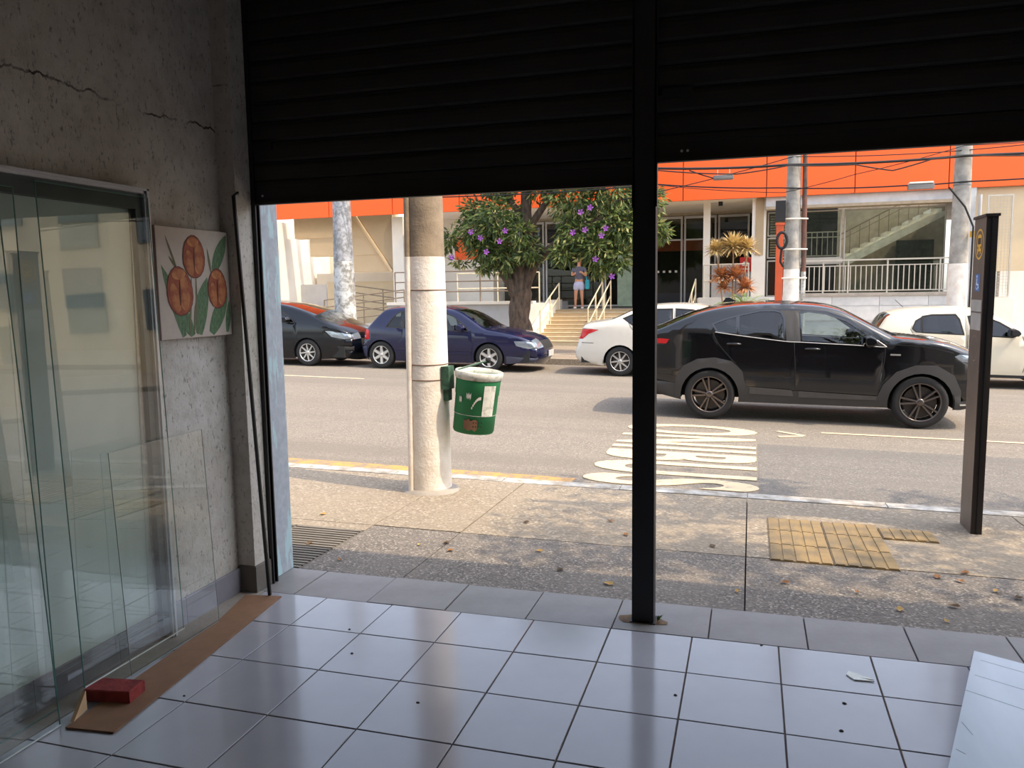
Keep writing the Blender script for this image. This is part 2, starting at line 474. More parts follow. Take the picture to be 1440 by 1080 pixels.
wd = thing('weed_sprig', 'tiny green weed growing at the foot of the black post', 'weed', (-.392, 3.59, 0.004))
for k in range(7):
    a = random.uniform(-1.2, 1.6); L = random.uniform(.02, .04)
    e = Vector((-.392 + L * math.cos(a), 3.59 + L * math.sin(a) * .6, .012 + random.uniform(0, .025)))
    s_ = Vector((-.392, 3.59, .004)); d = (e - s_).cross(Vector((0, 0, 1))).normalized() * .006
    mid = (s_ + e) / 2 + Vector((0, 0, .006))
    MB().add([s_, mid + d, e, mid - d, mid + Vector((0, 0, -.002))], [(0, 1, 4), (1, 2, 4), (2, 3, 4), (3, 0, 4)]).build('leaf', LEAFG, wd)

# ---- glazed frame on the cement wall
w1 = group_node('window_1', 'white aluminium framed glazing with dark inner frame on the cement wall', (-2.5, 2.0, 0))
Y0, Y1 = .75, 2.885
mb = MB(); mb.box(-2.55, -2.488, Y1 - .022, Y1, .004, 2.0); mb.box(-2.55, -2.488, Y0, Y0 + .022, .004, 2.0); mb.box(-2.55, -2.488, Y0, Y1, 1.978, 2.0)
mb.box(-2.488, -2.480, Y1 - .012, Y1, .004, 2.0); mb.box(-2.488, -2.480, Y0, Y1, 1.99, 2.0)
mb.build('outer_frame', ALU, w1)
mb = MB(); mb.box(-2.545, -2.502, Y0 + .022, Y1 - .022, 1.912, 1.978); mb.box(-2.545, -2.502, Y1 - .06, Y1 - .022, .02, 1.912)
mb.box(-2.545, -2.502, Y0 + .022, Y0 + .06, .02, 1.912)
mb.build('inner_frame', FRAME_D, w1)
PANEL = M('pale_backing', c(226, 232, 226), .7, var=.05, scale=2)
box('backing_panel', -2.549, -2.541, Y0 + .06, Y1 - .06, .125, 1.912, PANEL, w1)
MB().add([(-2.517, Y0 + .06, .02), (-2.517, Y1 - .06, .02), (-2.517, Y1 - .06, 1.912), (-2.517, Y0 + .06, 1.912)], [(0, 1, 2, 3)]).build('pane', GLASS_WIN, w1)
box('mullion', -2.512, -2.498, 1.45, 1.48, .02, 1.912, FRAME_D, w1)

# ---- loose glass sheets
EDGE = M('glass_edge_green', c(70, 120, 110), .3, var=.1)
EDGE_P = M('glass_edge_pale', c(150, 156, 150), .3, var=.1)
def sheet(label, y0, y1, xb, xt, z0, z1, th=.006, em=EDGE, low=False):
    t = thing('glass_sheet', label, 'glass sheet', (xb, (y0 + y1) / 2, z0))
    MB().add([(xb, y0, z0), (xb, y1, z0), (xt, y1, z1), (xt, y0, z1)], [(0, 1, 2, 3)]).build('pane', GLASS_SHEET, t)
    mb = MB()
    for (ya, za, xa), (yb, zb_, xb_) in (((y0, z0, xb), (y0, z1, xt)), ((y1, z0, xb), (y1, z1, xt)), ((y0, z0, xb), (y1, z0, xb)), ((y0, z1, xt), (y1, z1, xt))):
        mb.bar((xa, ya, za), (xb_, yb, zb_), .003, th * .5)
    mb.build('polished_edge', em, t)
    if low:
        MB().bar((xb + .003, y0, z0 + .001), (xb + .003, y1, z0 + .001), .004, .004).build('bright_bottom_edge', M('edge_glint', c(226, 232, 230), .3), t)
sheet('tall clear glass sheet whose lower corner rests on the red brick', 2.30, 2.86, -2.425, -2.468, .054, 1.96, low=True)
sheet('tall clear glass sheet leaning behind the one on the brick', 1.0, 2.222, -2.478, -2.484, .004, 1.93)
sheet('waist-high clear glass sheet leaning over the white window edge', 2.50, 3.06, -2.390, -2.425, .010, .93, .003, EDGE_P)
sheet('clear glass sheet standing on bare tiles with its bottom edge showing', .9, 2.13, -2.372, -2.455, .003, 1.95, low=True)

# ---- painting
pa = thing('tulip_painting', 'square canvas painting of three orange tulips hung on the cement wall', 'painting', (-2.53, 3.19, 1.347))
CAN = M('canvas', c(196, 184, 172), .85, var=.05, scale=12)
CANS = M('canvas_side', c(146, 126, 116), .85)
py0, pz0, ps = 2.938, 1.347, .508
MB().box(-2.549, -2.511, py0, py0 + ps, pz0, pz0 + ps).build('stretched_canvas', CANS, pa)
MB().box(-2.511, -2.5095, py0 + .002, py0 + ps - .002, pz0 + .002, pz0 + ps - .002).build('painted_face', CAN, pa)
TUL = M('tulip_orange', c(164, 82, 46), .7, base2=c(128, 56, 36), scale=24)
TUL2 = M('tulip_light', c(206, 140, 78), .7, base2=c(150, 72, 40), scale=16)
TUD = M('tulip_dark', c(96, 48, 36), .7)
LFG = M('painted_leaf', c(104, 134, 92), .7, base2=c(58, 90, 64), scale=26, stretch=(1, 5, 1.5))
STM = M('painted_stem', c(108, 108, 78), .7)
def flat(name, pts, mat, lay):
    x = -2.5095 + lay * .0006
    P = [(x, py0 + u * ps, pz0 + v * ps) for u, v in pts]
    n = len(P)
    MB().add(P + [(x - .0005, b_, d) for a, b_, d in P], [tuple(range(n))] + [(i, (i + 1) % n, n + (i + 1) % n, n + i) for i in range(n)]).build(name, mat, pa)
def ell(cu, cv, a, b_, rot=0, n=18, egg=0):
    out = []
    for k in range(n):
        t = 2 * PI * k / n; x = a * math.cos(t) * (1 - egg * math.sin(t)); y = b_ * math.sin(t)
        out.append((cu + x * math.cos(rot) - y * math.sin(rot), cv + x * math.sin(rot) + y * math.cos(rot)))
    return out
def leafp(u0, v0, u1, v1, w, n=9, bend=0):
    du, dv = u1 - u0, v1 - v0; L = math.hypot(du, dv); nx, ny = -dv / L, du / L
    A = []; B = []
    for k in range(n):
        t = k / (n - 1); ww = w * math.sin(PI * min(1, .12 + .88 * t)) ** .8; o = bend * math.sin(PI * t)
        A.append((u0 + du * t + nx * (ww + o), v0 + dv * t + ny * (ww + o))); B.append((u0 + du * t - nx * (ww - o), v0 + dv * t - ny * (ww - o)))
    return [(max(.01, min(.99, u)), max(.01, min(.99, v))) for u, v in A + B[::-1]]
LAY_ = [0]
for pts in (leafp(.30, .02, .05, .66, .06, bend=-.02), leafp(.42, .02, .16, .42, .075), leafp(.50, .03, .66, .56, .09, bend=.02), leafp(.68, .03, .95, .42, .085), leafp(.76, .62, .97, .97, .07), leafp(.92, .03, .97, .34, .035)):
    LAY_[0] += .12; flat('painted_leaf', pts, LFG, 1 + LAY_[0])
for pts in (leafp(.37, .02, .44, .60, .014), leafp(.48, .03, .50, .62, .012), leafp(.25, .62, .12, .92, .012), leafp(.24, .64, .15, .74, .012), leafp(.72, .6, .68, .83, .014), leafp(.47, .30, .43, .02, .012)):
    flat('painted_stem', pts, STM, 2)
for (cu, cv, a, b_, rt) in ((.485, .745, .145, .19, .0), (.27, .43, .165, .215, .12), (.80, .455, .135, .185, -.03)):
    flat('painted_outline', ell(cu, cv, a + .01, b_ + .01, rt, egg=.08), TUD, 3)
    flat('painted_tulip', ell(cu, cv, a, b_, rt, egg=.08), TUL, 4)
    flat('painted_petal', ell(cu + .055, cv - .02, a * .45, b_ * .72, rt - .1), TUL2, 5)
    flat('painted_petal', ell(cu - .065, cv - .06, a * .36, b_ * .62, rt + .15), TUL2, 5)
    flat('painted_petal', ell(cu - .01, cv + b_ * .70, a * .55, b_ * .22, rt), TUL2, 6)
    flat('painted_line', leafp(cu - .005, cv - b_ * .6, cu, cv + b_ * .45, .008), TUD, 7)

# ---- leaning rod, floor board, brick, wedge, white board, chip
rd = thing('leaning_rod', 'thin dark metal rod leaning into the corner by the pilaster', 'rod', (-2.345, 3.408, 0))
MB().bar((-2.345, 3.408, .008), (-2.446, 3.425, 2.03), .016, .010).build('bar', BLACK, rd)
MB().bar((-2.446, 3.425, 2.03), (-2.447, 3.466, 2.05), .008, .008).build('hook', BLACK, rd)
bp_ = [(-2.337, 2.119), (-2.141, 2.139), (-2.281, 3.416), (-2.476, 3.385), (-2.405, 3.08)]
tag(MB().prism(bp_, lambda x, y: (x, y, .0012), lambda x, y: (x, y, .007)).build('hardboard_strip', WOODB), 'long brown hardboard strip lying on the tiles under the brick', 'board')
mb = MB()
mb.bbox(-.095, .095, -.05, .05, 0, .045, .004)
br = mb.build('brick', BRICK); br.location = (-2.335, 2.352, .0075); br.rotation_euler = (0, 0, .16)
tag(br, 'red clay brick lying on the hardboard strip', 'brick')
wg = MB().prism([(0, 0), (.085, 0), (.085, .075)], lambda u, v: (-.007, u, v), lambda u, v: (.007, u, v)).build('wooden_wedge', M('pale_wood', c(206, 172, 132), .8))
wg.location = (-2.352, 2.195, .0075); wg.rotation_euler = (0, 0, .25); tag(wg, 'small pale wooden wedge standing on the end of the hardboard strip', 'wedge')
WB = M('white_laminate', c(214, 224, 232), .22, base2=c(196, 208, 218), scale=3, stretch=(1, .25, 1))
wb = thing('white_board', 'scuffed white laminate board lying on the tiled floor', 'board', (.925, 3.628, 0))
P = [Vector((.925, 3.628, 0)), Vector((.633, 2.687, 0))]
ex = Vector((.89, -.447, 0)).normalized(); L = P[1] - P[0]
q = [P[0] + Vector((0, -.02, 0)), P[1] + L * .35, P[1] + L * .35 + ex * .75, P[0] + ex * .75 + Vector((0, -.02, 0))]
MB().prism([(v.x, v.y) for v in q], lambda x, y: (x, y, .002), lambda x, y: (x, y, .012)).build('panel', WB, wb)
SCR = M('pencil_scratch', c(150, 160, 168), .6)
for t0, t1, a0, a1 in ((.06, .08, .03, .6), (.18, .2, .02, .5), (.3, .33, .0, .4), (.12, .7, .25, .33), (.2, .95, .40, .30), (.5, .55, .01, .05), (.65, .66, .01, .04)):
    A = q[0] + (q[1] - q[0]) * t0 + ex * a0; B = q[0] + (q[1] - q[0]) * t1 + ex * a1
    MB().bar((A.x, A.y, .0121), (B.x, B.y, .0121), .003, .0006).build('scratch', SCR, wb)
ch = MB().prism([(-.004, .012), (.02, .004), (.085, -.038), (.03, -.034), (.085, -.052), (.01, -.056), (-.014, -.018)][::-1], lambda x, y: (x, y, 0), lambda x, y: (x, y, .004))
ch = ch.build('plaster_chip', M('chip_white', c(240, 244, 236), .7)); ch.location = (.44, 3.262, .001); tag(ch, 'small white broken chip lying on a floor tile', 'chip')
SPECK = M('speck', c(60, 54, 50), .9)
for x, y in ((.36, 3.03), (.33, 2.83), (-1.62, 2.93), (-1.75, 3.15), (-2.08, 2.43), (-.25, 2.93), (-1.18, 2.62), (.07, 3.46)):
    r = random.uniform(.007, .011)
    tag(MB().prism([(r * random.uniform(.6, 1.3) * math.cos(k * PI / 3), r * random.uniform(.4, 1) * math.sin(k * PI / 3)) for k in range(6)], lambda a, b_: (x + a, y + b_, .0008), lambda a, b_: (x + a * .6, y + b_ * .6, .004)).build('debris_crumb', SPECK), 'tiny dark crumb of debris on the shiny shop tiles', 'debris', 'crumbs on the tiled floor')

# ================================================================ SIDEWALK, ROAD
sw = group_node('sidewalk', 'worn concrete and aggregate pavement in front of the shop', (0, 5, -.1))
slab(MB(), -24, 26, 3.83, 6.2, lambda x, y: zwalk(x, y) - .012, .4).build('pavement_bed', GROUT, sw)
xs = [-20, -15, -11, -7.6, -4.9, -2.43, -1.8, -.003, 1.8, 3.6, 5.4, 8, 12, 18, 24]
for k in range(len(xs) - 1):
    for y0, y1, mt in ((3.832, 4.755, 'aggregate'), (4.755, 6.278, 'walk')):
        if xs[k] < -2.5 and y0 < 4: mt = 'walk'
        if xs[k] == -4.9 and y0 < 4: continue
        slab(MB(), xs[k], xs[k + 1], y0, y1, zwalk, .05, .004, random.uniform(-.002, .002)).build('pavement_slab', MATS[mt], sw)
RIB = M('ribbed_paver', c(116, 110, 102), .85, var=.12, scale=6)
def ribbed(x0, x1, y0, y1):
    mb = slab(MB(), x0, x1, y0, y1, zwalk, .05, .004, -.004)
    n = 9
    for k in range(n):
        ya = y0 + (y1 - y0) * (k + .2) / n; yb = y0 + (y1 - y0) * (k + .75) / n
        slab(mb, x0 + .01, x1 - .01, ya, yb, zwalk, .004, 0, .004)
    mb.build('ribbed_paver', RIB, sw)
for a_, b_ in ((-2.93, -2.43), (-3.43, -2.93), (-3.93, -3.43), (-4.43, -3.93), (-4.9, -4.43)):
    ribbed(a_, b_, 3.832, 4.21); ribbed(a_, b_, 4.21, 4.62)
slab(MB(), -4.9, -2.43, 4.62, 4.755, zwalk, .05, .003).build('pavement_slab', MATS['walk'], sw)
cb = group_node('curb', 'white painted curb stones along the near side of the road', (0, 6.3, -.2))
x = -14.0
while x < 16:
    slab(MB(), x, x + 1.0, 6.28, 6.45, zwalk, .22, .004, random.uniform(0, .004)).build('curb_stone', MATS['curb_paint'], cb); x += 1.0
rd_ = group_node('road', 'grey sunlit asphalt street', (0, 12, -.3))
slab(MB(), -60, 60, 6.45, 18.0, lambda x, y: zroad(x), .2).build('asphalt', MATS['asphalt'], rd_)
slab(MB(), .1, 40, 6.47, 9.42, lambda x, y: zroad(x), -.0005, 0, .003).build('asphalt_patch', MATS['asphalt_dark'], rd_)
def roadmark(name, label, x0, y0, x1, y1, w, mat, cat='road marking', group=None):
    d = Vector((x1 - x0, y1 - y0, 0)); n = Vector((-d.y, d.x, 0)).normalized() * w / 2
    P = [(x0 + n.x, y0 + n.y), (x1 + n.x, y1 + n.y), (x1 - n.x, y1 - n.y), (x0 - n.x, y0 - n.y)]
    o = MB().prism(P, lambda a, b_: (a, b_, zroad(a) + .0032), lambda a, b_: (a, b_, zroad(a) + .007)).build(name, mat)
    return tag(o, label, cat, group)
roadmark('edge_line', 'worn yellow line painted on the road along the near curb', -9, 7.02, -1.55, 7.02, .27, MATS['yellow_paint'])
roadmark('lane_dash', 'long white lane dash beside the black car', .86, 10.38, 3.6, 10.36, .07, MATS['white_paint'])
roadmark('lane_dash', 'white lane dash in front of the parked black hatchback', -9.4, 14.09, -7.25, 13.99, .09, MATS['white_paint'])
# the painted word, top of the letters towards the right end of the street
cu = bpy.data.curves.new('word', 'FONT'); cu.body = 'ONIBUS'; cu.resolution_u = 5; cu.offset = .028; cu.space_character = 1.12
to = bpy.data.objects.new('word', cu); col.objects.link(to)
bpy.context.view_layer.update()
tm = bpy.data.meshes.new_from_object(to.evaluated_get(bpy.context.evaluated_depsgraph_get()))
bpy.data.objects.remove(to)
bm = bmesh.new(); bm.from_mesh(tm); bmesh.ops.remove_doubles(bm, verts=bm.verts, dist=1e-5)
lx = [v.co.x for v in bm.verts]; ly = [v.co.y for v in bm.verts]
sx_ = 3.40 / (max(lx) - min(lx)); sy_ = 1.60 / (max(ly) - min(ly)); mx_, my_ = min(lx), min(ly)
wd_ = thing('painted_word', 'white word painted on the road in stretched letters', 'road marking', (-.7, 8.8, zroad(-.7)))
seen = set(); isl = []
for f in bm.faces:
    if f in seen: continue
    st_ = [f]; seen.add(f); g_ = []
    while st_:
        q_ = st_.pop(); g_.append(q_)
        for e_ in q_.edges:
            for h_ in e_.link_faces:
                if h_ not in seen: seen.add(h_); st_.append(h_)
    isl.append(g_)
isl.sort(key=lambda g_: min(v.co.x for f in g_ for v in f.verts))
for g_ in isl:
    ix = {}; top_v = []; fs_ = []
    for f in g_:
        for v in f.verts:
            if v.index not in ix:
                ix[v.index] = len(top_v); X = -1.50 + (v.co.y - my_) * sy_; top_v.append(Vector((X, 10.47 - (v.co.x - mx_) * sx_, zroad(X) + .008)))
    n_ = len(top_v)
    for f in g_: fs_.append(tuple(ix[v.index] for v in f.verts)); fs_.append(tuple(n_ + ix[v.index] for v in f.verts)[::-1])
    for f in g_:
        for e_ in f.edges:
            if len(e_.link_faces) == 1: a_, b_ = [ix[v.index] for v in e_.verts]; fs_.append((a_, b_, n_ + b_, n_ + a_))
    MB().add(top_v + [v - Vector((0, 0, .0045)) for v in top_v], fs_).build('letter', MATS['white_paint'], wd_)
bm.free(); bpy.data.meshes.remove(tm)
for (xa, ya, xb, yb) in ((.34, 10.33, .64, 10.10), (.34, 9.95, .62, 10.06)):
    d = Vector((xb - xa, yb - ya, 0)); n_ = Vector((-d.y, d.x, 0)).normalized() * .035
    MB().prism([(xa + n_.x, ya + n_.y), (xb + n_.x, yb + n_.y), (xb - n_.x, yb - n_.y), (xa - n_.x, ya - n_.y)], lambda a, b_: (a, b_, zroad(a) + .0034), lambda a, b_: (a, b_, zroad(a) + .008)).build('accent_stroke', MATS['white_paint'], wd_)
# tactile paving
tp = thing('tactile_paving', 'yellow ribbed tactile paving set into the pavement near the bus stop post', 'tactile paving', (.5, 5.2, -.03))
def tact(x0, x1, y0, y1, n=5):
    mb = slab(MB(), x0, x1, y0, y1, zwalk, .03, .004, .005)
    for k in range(n):
        xa = x0 + (x1 - x0) * (k + .14) / n; xb = x0 + (x1 - x0) * (k + .86) / n
        slab(mb, xa, xb, y0 + .006, y1 - .006, zwalk, -.005, 0, .010)
    mb.build('tactile_tile', MATS['tactile'], tp)
for a_, b_ in ((.13, .48), (.48, .83)):
    for y0, y1 in ((4.72, 5.05), (5.05, 5.38), (5.38, 5.70)):
        tact(a_, b_, y0, y1)
tact(.83, 1.16, 5.38, 5.64)
# far pavement
struct(slab(MB(), -60, 60, 18.0, 40, lambda x, y: zfar(x), .5).build('far_sidewalk', MATS['walk']), 'pale pavement across the street')
# dry leaves
LB = [M('leaf_brown', c(150, 104, 60), .8), M('leaf_ochre', c(186, 150, 84), .8), M('leaf_dark', c(96, 74, 50), .8)]
leaf_px = [(-2.28, 4.02), (-1.95, 4.42), (-1.80, 4.50), (-1.72, 4.36), (-1.2, 4.5), (-.62, 4.55), (-.9, 5.3), (-2.9, 4.9), (-2.62, 4.25), (.55, 4.28), (.72, 4.08), (.98, 4.2), (1.1, 4.62), (1.24, 4.5), (1.32, 4.42), (1.16, 4.78), (-.04, 4.12), (-.2, 4.9), (.2, 4.33), (.9, 3.98), (-1.0, 4.2), (-.75, 5.0), (1.35, 4.15), (-1.45, 5.1), (1.0, 4.66), (-.7, 4.05)]
for k, (x, y) in enumerate(leaf_px):
    L = random.uniform(.035, .065); w = L * .35; a = random.uniform(0, 6.28); z = zwalk(x, y) + .003
    loc = []
    for u, v, h in ((-1, 0, .004), (-.3, .9, .006), (.5, .7, .012), (1, 0, .006), (.5, -.7, .004), (-.3, -.9, .010), (0, 0, .001)):
        loc.append((x + u * L / 2 * math.cos(a) - v * w * math.sin(a), y + u * L / 2 * math.sin(a) + v * w * math.cos(a), z + h))
    o = MB().add(loc, [(i, (i + 1) % 6, 6) for i in range(6)]).build('dry_leaf', LB[k % 3])
    tag(o, ('dry brown', 'dry ochre', 'dry dark brown')[k % 3] + ' leaf fallen on the pavement outside the shop', 'leaf', ('brown', 'ochre', 'dark')[k % 3] + ' leaves on the pavement')

# ================================================================ CARS
def catmull(P, n=4):
    out = []
    for i in range(len(P) - 1):
        p0 = P[max(i - 1, 0)]; p1 = P[i]; p2 = P[i + 1]; p3 = P[min(i + 2, len(P) - 1)]
        for k in range(n):
            t = k / n
            out.append(tuple(.5 * ((2 * p1[d]) + (-p0[d] + p2[d]) * t + (2 * p0[d] - 5 * p1[d] + 4 * p2[d] - p3[d]) * t * t + (-p0[d] + 3 * p1[d] - 3 * p2[d] + p3[d]) * t ** 3) for d in (0, 1)))
    out.append(P[-1])
    return out
def inside(p, poly):
    x, y = p; r = False; j = len(poly) - 1
    for i in range(len(poly)):
        xi, yi = poly[i]; xj, yj = poly[j]
        if (yi > y) != (yj > y) and x < (xj - xi) * (y - yi) / (yj - yi) + xi: r = not r
        j = i
    return r
def offset(poly, d):
    n = len(poly); A = sum(poly[i][0] * poly[(i + 1) % n][1] - poly[(i + 1) % n][0] * poly[i][1] for i in range(n))
    sg = 1 if A > 0 else -1; out = []
    for i in range(n):
        a = Vector(poly[i - 1]); b_ = Vector(poly[i]); e = Vector(poly[(i + 1) % n])
        d1 = (b_ - a).normalized(); d2 = (e - b_).normalized()
        n1 = Vector((d1.y, -d1.x)) * sg; n2 = Vector((d2.y, -d2.x)) * sg
        m_ = n1 + n2
        m_ = m_ / max(.5, m_.length_squared / 2) if m_.length > 1e-6 else n1
        out.append((b_.x + m_.x * d, b_.y + m_.y * d))
    return out
def segdist(p, a, b_):
    ax, ay = a; bx, by = b_; dx, dy = bx - ax, by - ay; L = dx * dx + dy * dy
    t = 0 if L == 0 else max(0, min(1, ((p[0] - ax) * dx + (p[1] - ay) * dy) / L))
    return math.hypot(p[0] - ax - t * dx, p[1] - ay - t * dy)

def wheel(parent, x, y, side, r, rimmat, kind):
    """tyre with rim; side -1 faces the viewer's pavement"""
    w = .105
    q0 = .72 if kind == 'double' else .64
    prof = [(r * q0, -w), (r * (q0 + .05), -w * 1.02), (r * .86, -w * 1.06), (r * .95, -w * .98), (r * .99, -w * .72), (r, -w * .3), (r, w * .3), (r * .99, w * .72), (r * .95, w * .98), (r * .86, w * 1.06), (r * q0, w), (r * (q0 - .02), 0), (r * q0, -w)]
    tm_ = MB().lathe([(a, b_) for a, b_ in prof], 36, (x, y, r), 'Y'); tm_.f = [f for f in tm_.f if len(f) == 4]; tm_.sm = tm_.sm[:len(tm_.f)]
    t = tm_.build('wheel', RUBBER, parent)
    rr = r * (.74 if kind == 'double' else .665); yo = y + side * w
    mb = MB().lathe([(rr, yo + side * .004), (rr * .95, yo + side * .006), (rr * .93, yo - side * .02), (rr * .90, yo - side * .14)], 36, (x, 0, r), 'Y')
    mb.f = [f for f in mb.f if len(f) == 4]; mb.sm = mb.sm[:len(mb.f)]
    face = yo - side * .004
    def spoke(ang, a0, a1, r0, r1, w0, w1, dep=.028):
        vs = []
        for (rad, ww, aa, fy) in ((r0, w0, ang + a0, face), (r1, w1, ang + a1, face + side * .004)):
            cx, cz = rad * math.cos(aa), rad * math.sin(aa); tx, tz = -math.sin(ang), math.cos(ang)
            for sgn in (-1, 1):
                for dy in (0, -side * dep):
                    k_ = .62 if dy == 0 else 1.0
                    vs.append((x + cx + sgn * tx * ww * k_, fy + dy, r + cz + sgn * tz * ww * k_))
        mb.add(vs, [(0, 2, 6, 4), (1, 5, 7, 3), (0, 4, 5, 1), (2, 3, 7, 6), (0, 1, 3, 2), (4, 6, 7, 5)])
    if kind == 'double':
        for k in range(5):
            a = PI / 2 + .25 + k * 2 * PI / 5
            spoke(a, .26, .17, rr * .18, rr * .95, .018, .017); spoke(a, -.26, -.17, rr * .18, rr * .95, .018, .017)
    elif kind == 'star':
        for k in range(6):
            spoke(PI / 2 + k * PI / 3, 0, 0, rr * .2, rr * .95, .040, .036)
    else:
        for k in range(8):
            spoke(PI / 2 + k * PI / 4, 0, .12, rr * .2, rr * .95, .024, .017)
    mb.lathe([(rr * .20, face - side * .03), (rr * .20, face + side * .002), (rr * .12, face + side * .008), (0, face + side * .008)], 20, (x, 0, r), 'Y')
    mb.build('rim', rimmat, t)
    MB().lathe([(rr * .80, yo - side * .06), (rr * .80, yo - side * .07)], 28, (x, 0, r), 'Y').build('brake_disc', M('brake_steel', c(70, 66, 64), .5, .6), t)
    return t

def car(name, label, S):
    root = thing(name, label, 'car')
    R, wb_, hw = S['r'], S['wb'], S['hw']
    top = catmull(S['top'], 4)
    nose = max(p[0] for p in top); tail = min(p[0] for p in top)
    ar = S.get('arch', R + .055); zc = R * .96
    def arch(cx):
        zs = S['sill']; a0 = math.asin(max(-1, (zs - zc) / ar)); N = 14
        return [(cx + ar * math.cos(a0 + (PI - 2 * a0) * k / N), zc + ar * math.sin(a0 + (PI - 2 * a0) * k / N)) for k in range(N + 1)]
    outl = top + arch(wb_) + arch(0)
    def Wd(x, z, d=1.0):
        zb = S['belt'][0] + (S['belt'][1] - S['belt'][0]) * max(-.1, min(1.1, x / S['beltx']))
        w = hw
        if x > wb_ - .15:
            w -= S.get('tf', .20) * hw * ((x - wb_ + .15) / (nose - wb_ + .15)) ** 2.2
        if x < .15:
            w -= S.get('tr', .13) * hw * ((.15 - x) / (.15 - tail)) ** 2.2
        if z < .55: w -= .05 * ((.55 - z) / .35) ** 2
        if z > .55: w -= .02 * (min(1, (z - .55) / (zb - .55))) ** 2
        if z > zb and x < S['cowl']: w -= .34 * (z - zb) + .16 * (z - zb) ** 2
        rr_ = .065
        if d < rr_: w -= rr_ * (1 - math.sqrt(max(0, 1 - (1 - d / rr_) ** 2)))
        # crease
        w += .008 * math.exp(-((z - (zb - .10)) / .03) ** 2)
        return w
    tops = [(top[i], top[i + 1]) for i in range(len(top) - 1)]
    def dist(p): return min(segdist(p, a, b_) for a, b_ in tops)
    # --- planar subdivision of the side view
    V2 = []; E2 = []
    def addpoly(P):
        k = len(V2); V2.extend(Vector(p) for p in P); n = len(P)
        E2.extend((k + i, k + (i + 1) % n) for i in range(n))
    addpoly(outl)
    regs = []                                            # (part name, polygon, material, offset) in order of priority
    for nm, P, mt in S['windows']:
        regs.append((nm, P, mt, -.006)); 
    if S.get('trim', True):
        for nm, P, mt in S['windows']: regs.append(('window_trim', offset(P, .022), S.get('trimmat', RUBBER), .002))
    regs += S.get('regions', [])
    for rg in regs: addpoly(rg[1])
    x = tail
    while x < nose:
        z = .15
        while z < 1.65:
            p = (x + .011 * math.sin(z * 37), z)
            if inside(p, outl) and dist(p) > .06 and abs(math.hypot(p[0], p[1] - zc) - ar) > .015 and abs(math.hypot(p[0] - wb_, p[1] - zc) - ar) > .015: V2.append(Vector(p))
            z += .075
        x += .085
    for i in range(1, len(top) - 1):
        t_ = Vector((top[i + 1][0] - top[i - 1][0], top[i + 1][1] - top[i - 1][1]))
        if t_.length < 1e-6: continue
        n_ = Vector((t_.y, -t_.x)).normalized()
        for d in (.008, .022, .045):
            p = (top[i][0] + n_.x * d, top[i][1] + n_.y * d)
            if inside(p, outl): V2.append(Vector(p))
    vo, eo, fo, _, _, _ = delaunay_2d_cdt(V2, E2, [], 0, 1e-4)
    faces = {}
    for f in fo:
        cx = sum(vo[i].x for i in f) / 3; cz = sum(vo[i].y for i in f) / 3
        if not inside((cx, cz), outl): continue
        key = None
        for k, rg in enumerate(regs):
            if inside((cx, cz), rg[1]): key = k; break
        faces.setdefault(key, []).append(tuple(f))
    dd = [dist((v.x, v.y)) for v in vo]
    def side_mesh(mb, fl, side, off):
        used = {}; vs = []; fs = []
        for f in fl:
            g = []
            for i in f:
                if i not in used:
                    used[i] = len(vs); v = vo[i]
                    vs.append((v.x, side * (Wd(v.x, v.y, dd[i]) + off), v.y))
                g.append(used[i])
            fs.append(tuple(g))
        mb.add(vs, fs, True)
    body = MB()
    for side in (-1, 1): side_mesh(body, faces.get(None, []), side, 0)
    # --- strip over nose, bonnet, roof and tail
    cols_ = [-1, -.93, -.86, -.6, -.3, 0, .3, .6, .86, .93, 1]
    strip = {}
    grid = []
    for i, p in enumerate(top):
        a = Vector(top[max(i - 1, 0)]); b_ = Vector(top[min(i + 1, len(top) - 1)]); t_ = (b_ - a).normalized(); n_ = Vector((-t_.y, t_.x))
        w = Wd(p[0], p[1], 0.0); cr = S.get('crown', .045)
        if p[0] > wb_ + .3: cr += .05 * min(1, (p[0] - wb_ - .3) / .5) * abs(n_.x)
        if p[0] < -.2: cr += .02 * abs(n_.x)
        grid.append([Vector((p[0] + n_.x * cr * (1 - v * v) ** .8, v * w, p[1] + n_.y * cr * (1 - v * v) ** .8)) for v in cols_])
    for i in range(len(top) - 1):
        for j in range(len(cols_) - 1):
            vm = abs(cols_[j] + cols_[j + 1]) / 2
            q_ = [grid[i][j], grid[i][j + 1], grid[i + 1][j + 1], grid[i + 1][j]]
            xm = (top[i][0] + top[i + 1][0]) / 2; zm = (top[i][1] + top[i + 1][1]) / 2
            strip.setdefault(S['strip'](xm, zm, vm), []).append(q_)
    def strip_mesh(mb, qs):
        ix = {}; vs = []; fs = []
        for q_ in qs:
            g = []
            for v in q_:
                kk = tuple(round(a, 5) for a in v)
                if kk not in ix: ix[kk] = len(vs); vs.append(v)
                g.append(ix[kk])
            fs.append(tuple(g))
        mb.add(vs, fs, True)
    strip_mesh(body, strip.get(None, []))
    bo = body.build('body', S['paint'], root)
    pm = S['partmats']
    for nm, qs in strip.items():
        if nm is None: continue
        if nm in ('tail_light', 'headlight'):
            for sg in (-1, 1):
                qq = [q_ for q_ in qs if sg * sum(v.y for v in q_) > 0]
                if qq:
                    mb = MB(); strip_mesh(mb, qq); mb.build(nm, pm[nm], root)
        else:
            mb = MB(); strip_mesh(mb, qs); mb.build(nm, pm[nm], root)
    for k, rg in enumerate(regs):
        if k not in faces: continue
        for side in (-1, 1):
            mb = MB(); side_mesh(mb, faces[k], side, rg[3])
            o = mb.build(rg[0], rg[2], root)
